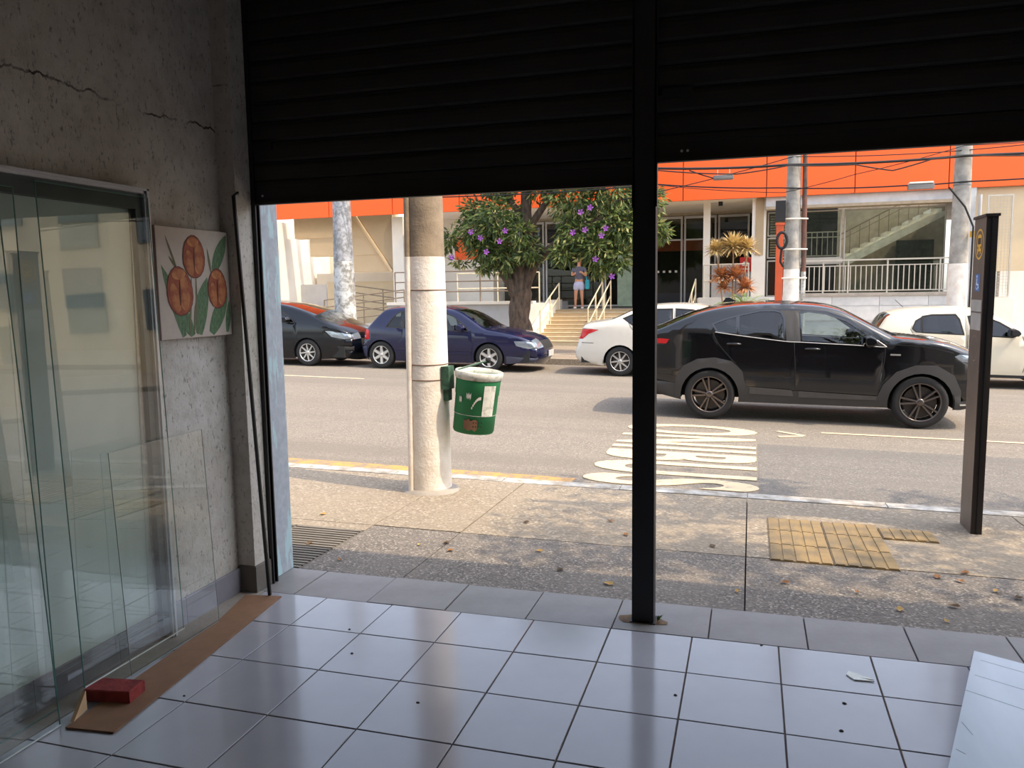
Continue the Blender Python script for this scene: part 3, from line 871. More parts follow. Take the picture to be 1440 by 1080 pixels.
    # --- seams, handles, mirror
    for P in S['seams']:
        pl = catmull(P, 3)
        for side in (-1, 1):
            vs = []; fs = []
            for i, p in enumerate(pl):
                a = Vector(pl[max(i - 1, 0)]); b_ = Vector(pl[min(i + 1, len(pl) - 1)]); t_ = (b_ - a).normalized(); n_ = Vector((-t_.y, t_.x)) * .005
                for sg in (-1, 1):
                    xx, zz = p[0] + sg * n_.x, p[1] + sg * n_.y
                    vs.append((xx, side * (Wd(xx, zz, dist((xx, zz))) + .0025), zz))
            for i in range(len(pl) - 1): fs.append((2 * i, 2 * i + 1, 2 * i + 3, 2 * i + 2))
            MB().add(vs, fs).build('door_seam', BLACK, root)
    for hx, hz in S['handles']:
        for side in (-1, 1):
            y_ = Wd(hx, hz)
            mb = MB().tube([(hx - .09, side * (y_ - .005), hz), (hx - .07, side * (y_ + .03), hz + .004), (hx, side * (y_ + .036), hz + .005), (hx + .07, side * (y_ + .03), hz + .002), (hx + .09, side * (y_ - .005), hz)], [.012, .014, .014, .014, .012], 6)
            mb.build('door_handle', S['paint'], root)
    mx, mz = S['mirror']
    for side in (-1, 1):
        y_ = Wd(mx, mz); mb = MB()
        prof = [(-.11, .02), (-.10, .10), (-.02, .115), (.06, .09), (.11, .02), (.06, -.045), (-.08, -.05)]
        mb.prism(prof, lambda u, v: (mx + u * .9 - .03, side * (y_ + .05), mz + .05 + v * .9), lambda u, v: (mx + u * .7 - .03, side * (y_ + .20), mz + .05 + v * .75))
        mb.bar((mx, side * (y_ - .03), mz), (mx - .01, side * (y_ + .08), mz + .03), .05, .03)
        mo = mb.build('side_mirror', S.get('mirrormat', S['paint']), root)
        bvm = mo.modifiers.new('soft', 'BEVEL'); bvm.width = .022; bvm.segments = 2
        MB().box(mx - .135, mx - .131, min(side * (y_ + .06), side * (y_ + .19)), max(side * (y_ + .06), side * (y_ + .19)), mz + .02, mz + .125).build('mirror_glass', M('mirror_silver', c(150, 156, 160), .05, 1.0), mo)
    # --- under body, wells, cabin
    mb = MB()
    yb = hw - .10
    mb.box(tail + .14, -ar - .01, -yb, yb, S['sill'] + .05, .46)
    mb.box(ar + .01, wb_ - ar - .01, -yb, yb, S['sill'] + .02, .46)
    mb.box(wb_ + ar + .01, nose - .18, -yb, yb, S['sill'] + .05, .46)
    mb.box(-ar - .01, wb_ + ar + .01, -hw + .36, hw - .36, S['sill'] + .02, .6)
    mb.build('underbody', RUBBER, root)
    for ax in (0, wb_):
        for side in (-1, 1):
            vs = []; fs = []; N = 14
            for k in range(N + 1):
                a = -.15 + (PI + .3) * k / N
                for yy in (hw - .035, hw - .38):
                    vs.append((ax + (ar + .012) * math.cos(a), side * yy, zc + (ar + .012) * math.sin(a)))
            for k in range(N): fs.append((2 * k, 2 * k + 1, 2 * k + 3, 2 * k + 2))
            MB().add(vs, fs, True).build('wheel_well', RUBBER, root)
    sx = S.get('seat', 1.25)
    for (qx, yy) in ((sx, -.36), (sx, .36), (sx - .85, -.36), (sx - .85, .36)):
        mb = MB()
        mb.prism([(qx - .02, .48), (qx + .45, .50), (qx + .46, .60), (qx + .08, .62), (qx - .16, 1.12), (qx - .26, 1.12), (qx - .12, .6)], lambda u, v: (u, yy - .24, v), lambda u, v: (u, yy + .24, v))
        mb.box(qx - .30, qx - .20, yy - .12, yy + .12, 1.12, 1.27)
        mb.build('car_seat', M('seat_cloth', c(58, 56, 56), .9), root)
    MB().box(sx + .60, S['cowl'] - .12, -hw + .2, hw - .2, .5, S['belt'][1] - .08).build('dashboard', RUBBER, root)
    mb = MB(); mb.tube([(sx + .52 + .06 * math.sin(t), .36 + .18 * math.cos(t), .92 + .17 * math.sin(t)) for t in [k * PI / 8 for k in range(17)]], .014, 6, False)
    mb.build('steering_wheel', RUBBER, root)
    # --- wheels
    for ax in (0, wb_):
        for side in (-1, 1):
            wheel(root, ax, side * (hw - .125), side, R, S['rim'], S['rimkind'])
    for fn in S.get('extra', []): fn(root, Wd, dist)
    return root
def park(root, x, ynear, hw):
    root.location = (x, ynear + hw, zroad(x) + .008)
    root.rotation_euler = (0, math.atan(.0175), 0)
CHROME = M('dark_chrome', c(120, 112, 108), .22, .9, var=.05)
SILVER = M('alloy_silver', c(196, 194, 190), .3, .7, var=.05)
RIMD = M('alloy_dark', c(104, 97, 94), .28, .8, var=.08)
REDL = M('tail_red', c(190, 22, 30), .18, var=.12, scale=12)
HEADL = M('lamp_clear', c(150, 160, 170), .08, .6, var=.12, scale=14)
CLAD = M('black_plastic', c(52, 51, 51), .6, var=.06)
PLATE = M('plate', c(200, 200, 196), .5)
P_BLACK = M('paint_black', c(9, 10, 14), .14, 0, var=.1, coat=.8, spec=.4)
P_BLACK2 = M('paint_blue_black', c(8, 12, 20), .16, 0, var=.1, coat=.5, spec=.3)
P_BLUE = M('paint_blue', c(14, 18, 54), .2, .1, var=.1, coat=.6, spec=.35)
P_WHITE = M('paint_white', c(208, 202, 190), .25, 0, var=.02, coat=.8)
P_WHITE2 = M('paint_cream_white', c(216, 206, 184), .3, 0, var=.02, coat=.6)

def mk_strip(wsx, rwx, front, rear, bump=None):
    """wsx / rwx: x ranges of windscreen and rear window"""
    def fn(x, z, v):
        if wsx[0] < x < wsx[1] and z > .6 and v < .9: return 'windscreen'
        if rwx[0] < x < rwx[1] and z > rwx[2] and v < .9: return 'rear_window'
        if x > 2.3:
            if front[0] < z < front[1] and v > .55: return 'headlight'
            if front[2] < z < front[3] and v < .55: return 'grille'
        if x < 0 and rear[0] < z < rear[1] and v > rear[2]: return 'tail_light'
        if bump and z < bump and (x < -.3 or x > 2.6): return 'bumper'
        return None
    return fn
PM = {'windscreen': GLASS_CAR, 'rear_window': GLASS_CAR, 'headlight': HEADL, 'grille': RUBBER, 'tail_light': REDL, 'bumper': CLAD}
def plate_fn(x, z, nx):
    def fn(root, Wd, dist):
        MB().box(x - .008, x + .008, -.2, .2, z - .065, z + .065).build('number_plate', PLATE, root)
    return fn
# ---- black coupe SUV
SUV = dict(r=.335, wb=2.60, hw=.90, sill=.25, arch=.385, belt=(1.18, 1.03), beltx=2.1, cowl=2.3, paint=P_BLACK, rim=RIMD, rimkind='double', tf=.17, tr=.12, seat=1.2,
    top=[(-.80, .33), (-.90, .42), (-.94, .58), (-.92, .85), (-.93, 1.03), (-.93, 1.13), (-.86, 1.165), (-.70, 1.215), (-.41, 1.345), (-.09, 1.46), (.29, 1.53), (.79, 1.56), (1.12, 1.555), (1.42, 1.53), (1.63, 1.48), (1.82, 1.39), (2.06, 1.26), (2.27, 1.15), (2.46, 1.13), (2.75, 1.105), (2.98, 1.05), (3.17, .97), (3.28, .88), (3.34, .70), (3.34, .48), (3.28, .33), (3.14, .25)],
    windows=[('quarter_window', [(.03, 1.285), (.08, 1.205), (.325, 1.17), (.315, 1.385), (.16, 1.34)], GLASS_CAR),
             ('rear_side_window', [(.365, 1.165), (.94, 1.10), (.915, 1.38), (.88, 1.445), (.80, 1.465), (.62, 1.46), (.36, 1.40)], GLASS_CAR),
             ('front_side_window', [(1.16, 1.09), (1.82, 1.065), (2.06, 1.05), (1.96, 1.16), (1.7, 1.34), (1.45, 1.43), (1.22, 1.46), (1.13, 1.44)], GLASS_CLEAR)],
    trimmat=M('piano_black', c(18, 18, 20), .15, coat=1),
    regions=[('pillar_trim', [(.93, 1.08), (1.17, 1.07), (1.13, 1.48), (.88, 1.48)], CLAD, .003),
             ('mirror_base', [(2.06, 1.05), (2.17, 1.03), (2.0, 1.16)], RUBBER, .003),
             ('tail_light', [(-1.0, 1.0), (-.60, 1.015), (-.56, 1.075), (-.66, 1.085), (-1.0, 1.07)], REDL, .004),
             ('headlight', [(2.96, .925), (3.05, .86), (3.4, .84), (3.4, .90), (3.2, .925), (3.02, .955)], HEADL, .004),
             ('side_moulding', [(1.14, .43), (2.09, .40), (2.08, .345), (1.14, .345)], M('moulding_sheen', c(70, 68, 67), .45), .022),
             ('side_moulding', [(.52, .465), (1.05, .44), (1.08, .355), (.52, .37)], M('moulding_sheen', c(70, 68, 67), .45), .022),
             ('arch_cladding', [(-.47, .2), (-.46, .55), (-.36, .72), (-.17, .82), (.06, .845), (.28, .80), (.42, .67), (.47, .47), (1.05, .43), (2.09, .39), (2.15, .55), (2.30, .72), (2.52, .81), (2.76, .815), (2.97, .69), (3.06, .5), (3.08, .2)], CLAD, .014),
             ('bumper', [(-1.0, .28), (-1.0, .52), (-.46, .48), (-.47, .2)], CLAD, .008),
             ('bumper', [(3.08, .2), (3.07, .36), (3.4, .38), (3.4, .2)], CLAD, .006),
             ('door', [(.47, .46), (.44, .62), (.30, .80), (.12, 1.0), (.02, 1.18), (-.01, 1.31), (.33, 1.43), (.62, 1.49), (1.05, 1.50), (1.10, .43)], P_BLACK, .001),
             ('door', [(1.10, .43), (1.05, 1.50), (1.45, 1.475), (1.74, 1.38), (2.12, 1.10), (2.15, .98), (2.10, .40)], P_BLACK, .001)],
    seams=[[(.46, .47), (.44, .62), (.30, .80), (.12, 1.0), (.02, 1.18)], [(1.10, .43), (1.08, .8), (1.06, 1.09)], [(2.10, .40), (2.14, .7), (2.16, .98), (2.14, 1.06)], [(-.93, .98), (-.62, 1.0)], [(2.2, 1.06), (2.6, 1.045), (2.95, .97)]],
    handles=[(.30, 1.03), (1.29, .985)], mirror=(2.0, 1.03),
    strip=mk_strip((1.55, 2.27), (-.72, -.06, 1.2), (.84, .93, .50, .80), (.99, 1.09, .2), .48), partmats=PM, extra=[plate_fn(-.965, .80, -1)])
def suv_extra(root, Wd, dist):
    mb = MB(); mb.prism([(.10, 1.565), (.30, 1.585), (.27, 1.60), (.20, 1.64), (.15, 1.635)], lambda u, v: (u, -.025, v), lambda u, v: (u, .025, v)); mb.build('antenna_fin', BLACK, root)
    for side in (-1, 1):
        y_ = Wd(2.27, .93); MB().box(2.22, 2.34, side * (y_ + .002) - .002, side * (y_ + .002) + .002, .925, .945).build('badge', SILVER, root)
        y_ = Wd(3.15, .33); MB().bar((3.06, side * (Wd(3.06, .33) + .012), .315), (3.26, side * (Wd(3.26, .33) + .012), .32), .012, .02).build('bumper_strip', SILVER, root)
    for yy in (-.55, .1):
        MB().bar((2.32, yy, 1.172), (2.12, yy + .45, 1.262), .014, .012).build('wiper', BLACK, root)
def belt_trim(root, Wd, dist):
    P_ = [(.05, 1.185), (.35, 1.145), (.94, 1.078), (1.15, 1.07), (1.82, 1.045), (2.12, 1.03), (2.17, 1.035)]
    for side in (-1, 1):
        MB().tube([(x_, side * (Wd(x_, z_) + .003), z_) for x_, z_ in catmull(P_, 3)], .006, 5).build('belt_trim', SILVER, root)
        MB().tube([(x_, side * (Wd(x_, z_) + .003), z_) for x_, z_ in ((2.17, 1.035), (2.08, 1.10), (1.99, 1.165))], .006, 5).build('pillar_trim_strip', SILVER, root)
SUV['extra'] += [suv_extra, belt_trim]
park(car('coupe_suv', 'black coupe SUV with dark spoked alloys driving past the shop', SUV), -.53, 11.02, .90)
# ---- dark blue hatchback
HATCH = dict(r=.300, wb=2.50, hw=.85, sill=.17, arch=.345, belt=(.90, .86), beltx=2.0, cowl=2.4, paint=P_BLUE, rim=SILVER, rimkind='star', tf=.18, tr=.12, seat=1.15,
    top=[(-.44, .22), (-.49, .32), (-.51, .50), (-.46, .58), (-.44, .72), (-.41, .84), (-.33, .93), (-.16, 1.12), (-.02, 1.25), (.08, 1.30), (.33, 1.335), (.75, 1.355), (1.25, 1.345), (1.6, 1.30), (1.85, 1.225), (2.12, 1.07), (2.40, .905), (2.6, .865), (2.95, .81), (3.25, .73), (3.43, .64), (3.53, .50), (3.55, .34), (3.46, .20)],
    windows=[('quarter_window', [(.14, .93), (.26, 1.10), (.34, 1.19), (.42, 1.235), (.50, 1.24), (.50, .915)], GLASS_CLEAR),
             ('side_window', [(.56, .91), (.56, 1.24), (.9, 1.255), (1.16, 1.25), (1.18, .885)], GLASS_CLEAR),
             ('side_window', [(1.25, .88), (1.23, 1.245), (1.45, 1.22), (1.66, 1.155), (1.97, .93), (2.02, .865)], GLASS_CLEAR)],
    regions=[('tail_light', [(-.6, .62), (-.29, .64), (-.30, .83), (-.36, .86), (-.6, .84)], REDL, .004),
             ('headlight', [(3.05, .66), (3.10, .56), (3.35, .50), (3.6, .52), (3.6, .60), (3.3, .66)], HEADL, .004),
             ('side_moulding', [(.38, .42), (.38, .37), (2.10, .36), (2.10, .41)], M('moulding_blue', c(20, 22, 56), .4), .012),
             ('bumper', [(-.7, .1), (-.7, .5), (-.36, .48), (-.36, .1)], M('bumper_blue', c(30, 34, 70), .4), .006),
             ('bumper', [(2.88, .1), (2.88, .34), (3.7, .30), (3.7, .1)], M('bumper_grey', c(62, 64, 80), .5), .006),
             ('door', [(1.215, .24), (1.21, .86), (1.20, 1.27), (1.5, 1.25), (1.72, 1.16), (2.10, .88), (2.14, .6), (2.10, .26)], P_BLUE, .001),
             ('door', [(1.205, .24), (1.20, 1.27), (.53, 1.265), (.53, .88), (.50, .7), (.40, .58), (.36, .26)], P_BLUE, .001)],
    seams=[[(1.21, .24), (1.205, .86)], [(2.10, .26), (2.14, .6), (2.10, .88)], [(.53, .90), (.50, .7), (.40, .58)]],
    handles=[(.72, .80), (1.42, .78)], mirror=(1.93, .86),
    strip=mk_strip((1.70, 2.42), (-.33, -.04, .92), (.50, .66, .45, .60), (.62, .85, .72), None), partmats={**PM, 'windscreen': GLASS_CLEAR, 'rear_window': GLASS_CLEAR}, extra=[plate_fn(3.66, .38, 1)])
park(car('hatchback_car', 'dark blue hatchback parked in front of the tree trunk', HATCH), -7.82, 15.93, .85)
# ---- black hatchback (front end in view)
BH = dict(r=.305, wb=2.50, hw=.85, sill=.16, arch=.35, belt=(1.0, .95), beltx=2.0, cowl=3.0, paint=P_BLACK2, rim=SILVER, rimkind='multi', tf=.20, tr=.12, seat=1.0,
    top=[(-.50, .22), (-.60, .32), (-.62, .6), (-.56, .9), (-.40, 1.05), (-.2, 1.28), (0, 1.38), (.4, 1.43), (1.0, 1.44), (1.5, 1.41), (1.9, 1.355), (2.25, 1.27), (2.5, 1.19), (2.75, 1.085), (3.05, .95), (3.25, .875), (3.42, .79), (3.53, .69), (3.57, .52), (3.56, .33), (3.44, .17)],
    windows=[('side_window', [(.1, 1.03), (.2, 1.24), (.4, 1.31), (1.02, 1.33), (1.04, 1.0)], GLASS_CAR), ('side_window', [(1.12, 1.0), (1.10, 1.33), (1.5, 1.30), (1.85, 1.20), (2.12, 1.02), (2.14, .99)], GLASS_CAR)],
    regions=[('headlight', [(2.95, .80), (3.1, .67), (3.38, .62), (3.7, .63), (3.7, .70), (3.3, .765), (3.05, .80)], HEADL, .004),
             ('grille', [(3.22, .46), (3.3, .34), (3.8, .34), (3.8, .46)], RUBBER, .004), ('tail_light', [(-.8, .7), (-.4, .72), (-.4, .95), (-.8, .95)], REDL, .004),
             ('door', [(1.08, .26), (1.07, 1.36), (1.6, 1.31), (2.0, 1.15), (2.2, .98), (2.22, .6), (2.12, .3)], P_BLACK2, .001)],
    seams=[[(2.12, .3), (2.22, .6), (2.2, .97)], [(1.08, .26), (1.08, .97)], [(2.3, .98), (2.7, .93), (3.0, .82)]],
    handles=[(.55, .88), (1.3, .86)], mirror=(2.05, .98),
    strip=mk_strip((1.95, 3.0), (-.42, -.05, 1.0), (.60, .72, .40, .60), (.7, .95, .7), None), partmats=PM, extra=[plate_fn(3.65, .36, 1)])
park(car('hatchback_car', 'shiny black hatchback parked behind the dark blue hatchback', BH), -9.66 - 2.50, 15.93, .85)
# ---- white sedan
SED = dict(r=.300, wb=2.60, hw=.85, sill=.20, arch=.345, belt=(1.03, .96), beltx=2.2, cowl=2.5, paint=P_WHITE, rim=SILVER, rimkind='multi', tf=.18, tr=.14, seat=1.25,
    top=[(-.84, .25), (-.93, .34), (-.95, .45), (-.90, .64), (-.84, .82), (-.79, .97), (-.70, 1.03), (-.45, 1.075), (-.20, 1.13), (.02, 1.225), (.24, 1.325), (.62, 1.41), (1.12, 1.44), (1.5, 1.42), (1.85, 1.33), (2.2, 1.15), (2.5, 1.01), (2.85, .95), (3.2, .85), (3.42, .70), (3.5, .45), (3.4, .24)],
    windows=[('quarter_window', [(.07, 1.165), (.24, 1.05), (.42, 1.045), (.42, 1.28), (.25, 1.245)], GLASS_CAR), ('side_window', [(.46, 1.045), (.46, 1.295), (.7, 1.345), (1.0, 1.355), (1.02, 1.03)], GLASS_CAR),
             ('side_window', [(1.10, 1.03), (1.09, 1.355), (1.4, 1.34), (1.75, 1.25), (2.1, 1.04), (2.15, 1.0)], GLASS_CAR)],
    regions=[('tail_light', [(-1.0, .72), (-.78, .74), (-.66, .84), (-.44, .93), (-.60, .945), (-1.0, .92)], REDL, .004), ('headlight', [(3.0, .86), (3.1, .7), (3.6, .66), (3.6, .78)], HEADL, .004),
             ('door', [(1.06, .3), (1.05, 1.39), (1.5, 1.37), (1.9, 1.22), (2.2, 1.0), (2.22, .6), (2.15, .32)], P_WHITE, .001), ('door', [(1.05, .3), (1.04, 1.39), (.5, 1.34), (.12, 1.2), (.2, 1.0), (.4, .7), (.42, .32)], P_WHITE, .001)],
    seams=[[(.12, 1.18), (.2, 1.0), (.38, .75), (.42, .32)], [(1.06, .3), (1.055, 1.02)], [(-.9, .66), (-.55, .66)]],
    handles=[(.55, .93), (1.35, .9)], mirror=(2.1, 1.0),
    strip=mk_strip((1.7, 2.5), (-.19, .3, 1.13), (.68, .84, .5, .66), (.72, .94, .62), None), partmats=PM, extra=[plate_fn(-.945, .72, -1)])
park(car('sedan_car', 'white sedan with red tail lights parked below the stairs', SED), -2.53, 15.95, .85)
# ---- white hatchback
WH = dict(r=.300, wb=2.47, hw=.83, sill=.21, arch=.34, belt=(1.0, .93), beltx=2.0, cowl=2.3, paint=P_WHITE2, rim=SILVER, rimkind='multi', tf=.18, tr=.12, seat=1.05,
    top=[(-.55, .26), (-.64, .36), (-.66, .55), (-.60, .85), (-.50, .99), (-.44, 1.05), (-.32, 1.23), (-.22, 1.29), (-.08, 1.335), (.26, 1.385), (.79, 1.405), (1.12, 1.39), (1.45, 1.29), (1.66, 1.18), (1.9, 1.04), (2.1, .97), (2.4, .92), (2.8, .83), (3.05, .72), (3.17, .5), (3.1, .26)],
    windows=[('quarter_window', [(.11, 1.05), (.16, 1.00), (.235, .995), (.235, 1.23), (.16, 1.18)], GLASS_CAR), ('side_window', [(.27, .99), (.27, 1.26), (.42, 1.29), (.80, 1.30), (.86, 1.22), (.92, .965)], GLASS_CAR),
             ('side_window', [(1.09, .955), (1.02, 1.27), (1.12, 1.29), (1.30, 1.25), (1.5, 1.17), (1.78, .99), (1.70, .93)], GLASS_CAR)],
    regions=[('tail_light', [(-.8, .72), (-.42, .74), (-.38, .98), (-.8, .98)], REDL, .004), ('headlight', [(2.7, .78), (2.85, .62), (3.3, .6), (3.3, .72)], HEADL, .004),
             ('door', [(1.0, .3), (.96, 1.33), (1.3, 1.29), (1.55, 1.18), (1.86, .96), (1.95, .6), (1.9, .3)], P_WHITE2, .001), ('door', [(.99, .3), (.95, 1.33), (.3, 1.33), (.06, 1.1), (.14, .9), (.38, .6), (.42, .3)], P_WHITE2, .001)],
    seams=[[(1.0, .3), (1.0, .95)], [(1.9, .3), (1.95, .6), (1.86, .94)], [(.06, 1.05), (.14, .9), (.38, .6), (.42, .3)]],
    handles=[(.3, .87), (1.15, .84)], mirror=(1.74, .93), mirrormat=RUBBER,
    strip=mk_strip((1.42, 2.1), (-.46, -.24, 1.04), (.6, .75, .45, .6), (.72, .98, .7), None), partmats=PM, extra=[])
def wh_extra(root, Wd, dist):
    MB().tube([(.05, 0, 1.42), (-.10, 0, 1.56)], .006, 5).build('roof_antenna', BLACK, root)
    MB().bar((.45, -Wd(.6, .27) + .02, .23), (1.95, -Wd(.6, .27) + .02, .22), .03, .05).build('sill_strip', RUBBER, root)
WH['extra'] = [wh_extra]
park(car('hatchback_car', 'cream white hatchback parked beneath the pale terrace wall', WH), 2.71, 15.95, .83)

# ================================================================ BUILDING ACROSS THE STREET
bld = thing('shop_building', 'long shop building with orange fascia, glass front and raised terrace', 'building', (-4, 26, 0))
box('roof_slab', -10.6, .3, 24.08, 36, 4.16, 4.4, GREYW, bld)
box('roof_slab', 5.6, 9.5, 24.08, 36, 4.16, 4.4, GREYW, bld)
box('roof_edge', .3, 5.6, 24.08, 25.1, 4.16, 4.4, GREYW, bld)
for yy in (24.9, 25.7, 26.5): box('roof_beam', -15.9, -10.6, yy, yy + .22, 4.55, 4.8, WHITEW, bld)
x = -20.35
while x < 9:
    MB().box(x + .012, x + 2.288, 23.93, 24.05, 4.10, 6.5).build('fascia_panel', ORANGE, bld); x += 2.3
box('fascia_backing', -20.3, 9.5, 24.05, 24.08, 4.12, 6.5, BLACK, bld)
box('soffit', -10.6, .1, 24.08, 31, 4.10, 4.16, WHITEW, bld)
# white beam over the right-hand glazing
box('beam', .35, 5.35, 24.10, 24.5, 3.84, 4.14, BLUISHW, bld)
box('beam_lip', .35, 5.35, 24.04, 24.5, 3.76, 3.84, M('lip_tan', c(168, 150, 124), .7), bld)
# terrace right of the stairs, low wall, blocks
box('terrace_floor', -1.55, 5.9, 24.2, 31, 1.15, 1.27, CONC, bld)
for k in range(6):
    xa = -1.5 + k * 1.22
    MB().box(xa + .006, xa + 1.214, 24.0, 24.2, .62, 1.02).build('wall_block', BLUISHW, bld)
    MB().box(xa + .006, xa + 1.214, 24.0, 24.2, 1.03, 1.30).build('wall_block', BLUISHW, bld)
box('wall_core', -1.52, 5.86, 24.02, 24.2, -.4, 1.29, BLUISHW, bld)
box('wall_coping', .95, 5.25, 23.96, 24.22, 1.30, 1.385, CONC, bld)
# railing on the right terrace
rr = thing('terrace_railing', 'pale metal railing with upright bars in front of the right-hand glazing', 'railing', (3, 24.1, 1.385))
MB().box(.95, 5.25, 24.07, 24.13, 2.27, 2.31).build('top_rail', RAILM, rr)
MB().box(.95, 5.25, 24.085, 24.115, 2.12, 2.145).build('rail', RAILM, rr)
MB().box(.95, 5.25, 24.085, 24.115, 1.43, 1.46).build('rail', RAILM, rr)
o = MB().box(1.0, 1.025, 24.088, 24.112, 1.46, 2.12).build('baluster', RAILM, rr)
bx = 1.13
while bx < 5.2:
    put('baluster', o.data, wpos(o) + Vector((bx - 1.0, 0, 0)), rr); bx += .135
o = MB().box(.95, .99, 24.08, 24.12, 1.385, 2.27).build('railing_post', RAILM, rr)
for bx in (1.9, 2.55, 3.55, 4.85, 5.2): put('railing_post', o.data, wpos(o) + Vector((bx - .95, 0, 0)), rr)
# glazing right: frames, panes, room behind
gy = 25.0
for (xa, xb, za, zb_) in ((.42, 1.25, 2.42, 3.02), (.42, 1.25, 3.06, 3.76), (.42, 1.25, 1.3, 2.36), (1.32, 2.45, 1.3, 2.25), (1.32, 2.45, 2.38, 3.76), (2.52, 5.15, 1.3, 3.76)):
    f = MB(); w = .035
    f.box(xa, xb, gy - .03, gy + .03, za, za + w); f.box(xa, xb, gy - .03, gy + .03, zb_ - w, zb_); f.box(xa, xa + w, gy - .03, gy + .03, za + w, zb_ - w); f.box(xb - w, xb, gy - .03, gy + .03, za + w, zb_ - w)
    fo_ = f.build('window', RAILM, bld)
    MB().box(xa + w, xb - w, gy - .004, gy + .004, za + w, zb_ - w).build('pane', GLASS_FAR, fo_)
box('window_band', 1.25, 2.5, 24.95, 25.05, 2.25, 2.38, RAILM, bld)
box('column', -.02, .36, 24.3, 24.7, 1.27, 4.12, WHITEW, bld)
box('column_facing', .08, .30, 24.27, 24.3, 2.5, 4.12, TAN_D, bld)
box('column', -1.42, -1.22, 24.85, 25.0, 1.0, 4.1, WHITEW, bld)
box('room_back_wall', .36, 5.4, 29.2, 29.4, 1.2, 4.1, INT_WALL, bld)
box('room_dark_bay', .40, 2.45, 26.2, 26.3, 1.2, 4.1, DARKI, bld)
box('room_wall', 2.45, 5.6, 27.3, 27.4, 1.2, 4.1, INT_WALL, bld)
box('room_floor', .36, 5.6, 25.05, 29.4, 1.2, 1.27, CONC_D, bld)
MB().box(4.25, 5.3, 27.2, 27.28, 1.3, 2.95).build('inner_window', M('garden_green', c(60, 84, 58), .2, base2=c(26, 36, 30), scale=7), bld)
# blinds in the narrow bay
for k in range(16):
    MB().box(.5, 1.2, 25.12, 25.14, 2.50 + k * .075, 2.545 + k * .075).build('blind_slat', INT_WALL, bld)
# staircase seen through the glass
st = thing('inner_staircase', 'white staircase with thin railing behind the right-hand glazing', 'staircase', (4, 26, 1.27))
sx0, sz0, n = 2.62, 2.40, 9
poly = [(sx0, sz0)]
for k in range(n):
    poly += [(sx0 + k * .29, sz0 + (k + 1) * .152), (sx0 + (k + 1) * .29, sz0 + (k + 1) * .152)]
top_ = poly[-1]
STW = M('stair_white', c(222, 214, 196), .8)
for k in range(n):
    MB().box(sx0 + k * .29, sx0 + (k + 1) * .29, 26.0, 27.1, sz0 + k * .152 - .02, sz0 + (k + 1) * .152).build('step', STW, st)
MB().prism([(sx0, sz0 - .16), (sx0 + .2, sz0 - .16), (top_[0] + .1, top_[1] - .2), (top_[0] + .3, top_[1] - .2), (top_[0] + .3, top_[1] - .02), (top_[0] - .28, top_[1] - .17), (sx0, sz0 + .02)], lambda u, v: (u, 25.94, v), lambda u, v: (u, 26.0, v)).build('stringer', STW, st)
for k in range(1, 10):
    MB().box(sx0 + k * .27 - .01, sx0 + k * .27 + .01, 26.9, 26.93, sz0 + k * .14, sz0 + k * .14 + .75).build('baluster', RAIL_B, st)
MB().bar((sx0 - .1, 26.92, sz0 + .72), (sx0 + 2.4, 26.92, sz0 + 2.02), .03, .04).build('hand_rail', RAIL_B, st)
MB().bar((sx0 - .1, 26.92, sz0 + .55), (sx0 + 2.4, 26.92, sz0 + 1.85), .02, .02).build('hand_rail', RAIL_B, st)
ir = thing('inner_railing', 'small pale landing railing behind the upper dark pane', 'railing', (1.9, 25.4, 2.4))
for k in range(8): MB().box(1.38 + k * .145, 1.40 + k * .145, 25.4, 25.42, 2.5, 3.15).build('baluster', RAILM, ir)
for z in (2.46, 3.0, 3.15): MB().box(1.34, 2.45, 25.39, 25.43, z, z + .03).build('rail', RAILM, ir)
# ---- entrance glazing
ey = 27.6
for (xa, xb) in ((-8.6, -7.05), (-7.0, -4.95), (-4.9, -4.1), (-2.2, -1.15), (-3.9, -2.25), (-1.1, -.1)):
    f = MB(); w = .06
    f.box(xa, xb, ey - .03, ey + .03, 1.0, 1.06); f.box(xa, xb, ey - .03, ey + .03, 3.9, 3.98); f.box(xa, xa + w, ey - .03, ey + .03, 1.06, 3.9); f.box(xb - w, xb, ey - .03, ey + .03, 1.06, 3.9)
    f.box(xa + w, xb - w, ey - .02, ey + .02, 3.18, 3.23)
    fo_ = f.build('window', GREYW, bld)
    MB().box(xa + w, xb - w, ey - .004, ey + .004, 1.06, 3.18).build('pane', GLASS_FAR, fo_)
    MB().box(xa + w, xb - w, ey - .004, ey + .004, 3.23, 3.9).build('pane', GLASS_FAR, fo_)
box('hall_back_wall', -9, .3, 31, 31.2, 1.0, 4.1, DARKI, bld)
box('hall_floor', -9, .3, 27.65, 31, .9, 1.0, CONC_D, bld)
box('hall_ceiling', -9, .3, 27.65, 31, 4.0, 4.1, INT_WALL, bld)
box('hall_side_wall', -9.1, -8.9, 27.65, 31, 1.0, 4.1, INT_WALL, bld)
box('hall_side_wall', .3, .4, 25.4, 31, 1.0, 4.1, INT_WALL, bld)
box('orange_band', -5.8, -1.2, 29.9, 30.0, 2.95, 3.35, ORANGE_D, bld)
box('pale_green_panel', -4.42, -3.92, 27.4, 27.5, 1.0, 2.82, M('pale_green', c(168, 186, 162), .7), bld)
box('low_screen_wall', -1.2, .30, 25.6, 25.75, 1.27, 2.30, GREYW, bld)
tag(MB().box(-3.9, -1.5, 28.6, 29.1, 1.0, 1.42).build('blue_bench', M('bench_blue', c(42, 52, 92), .6)), 'blue bench standing inside the glass entrance hall', 'bench')
box('ceiling_camera_mount', -.98, -.86, 24.6, 24.7, 3.98, 4.1, BLACK, bld)
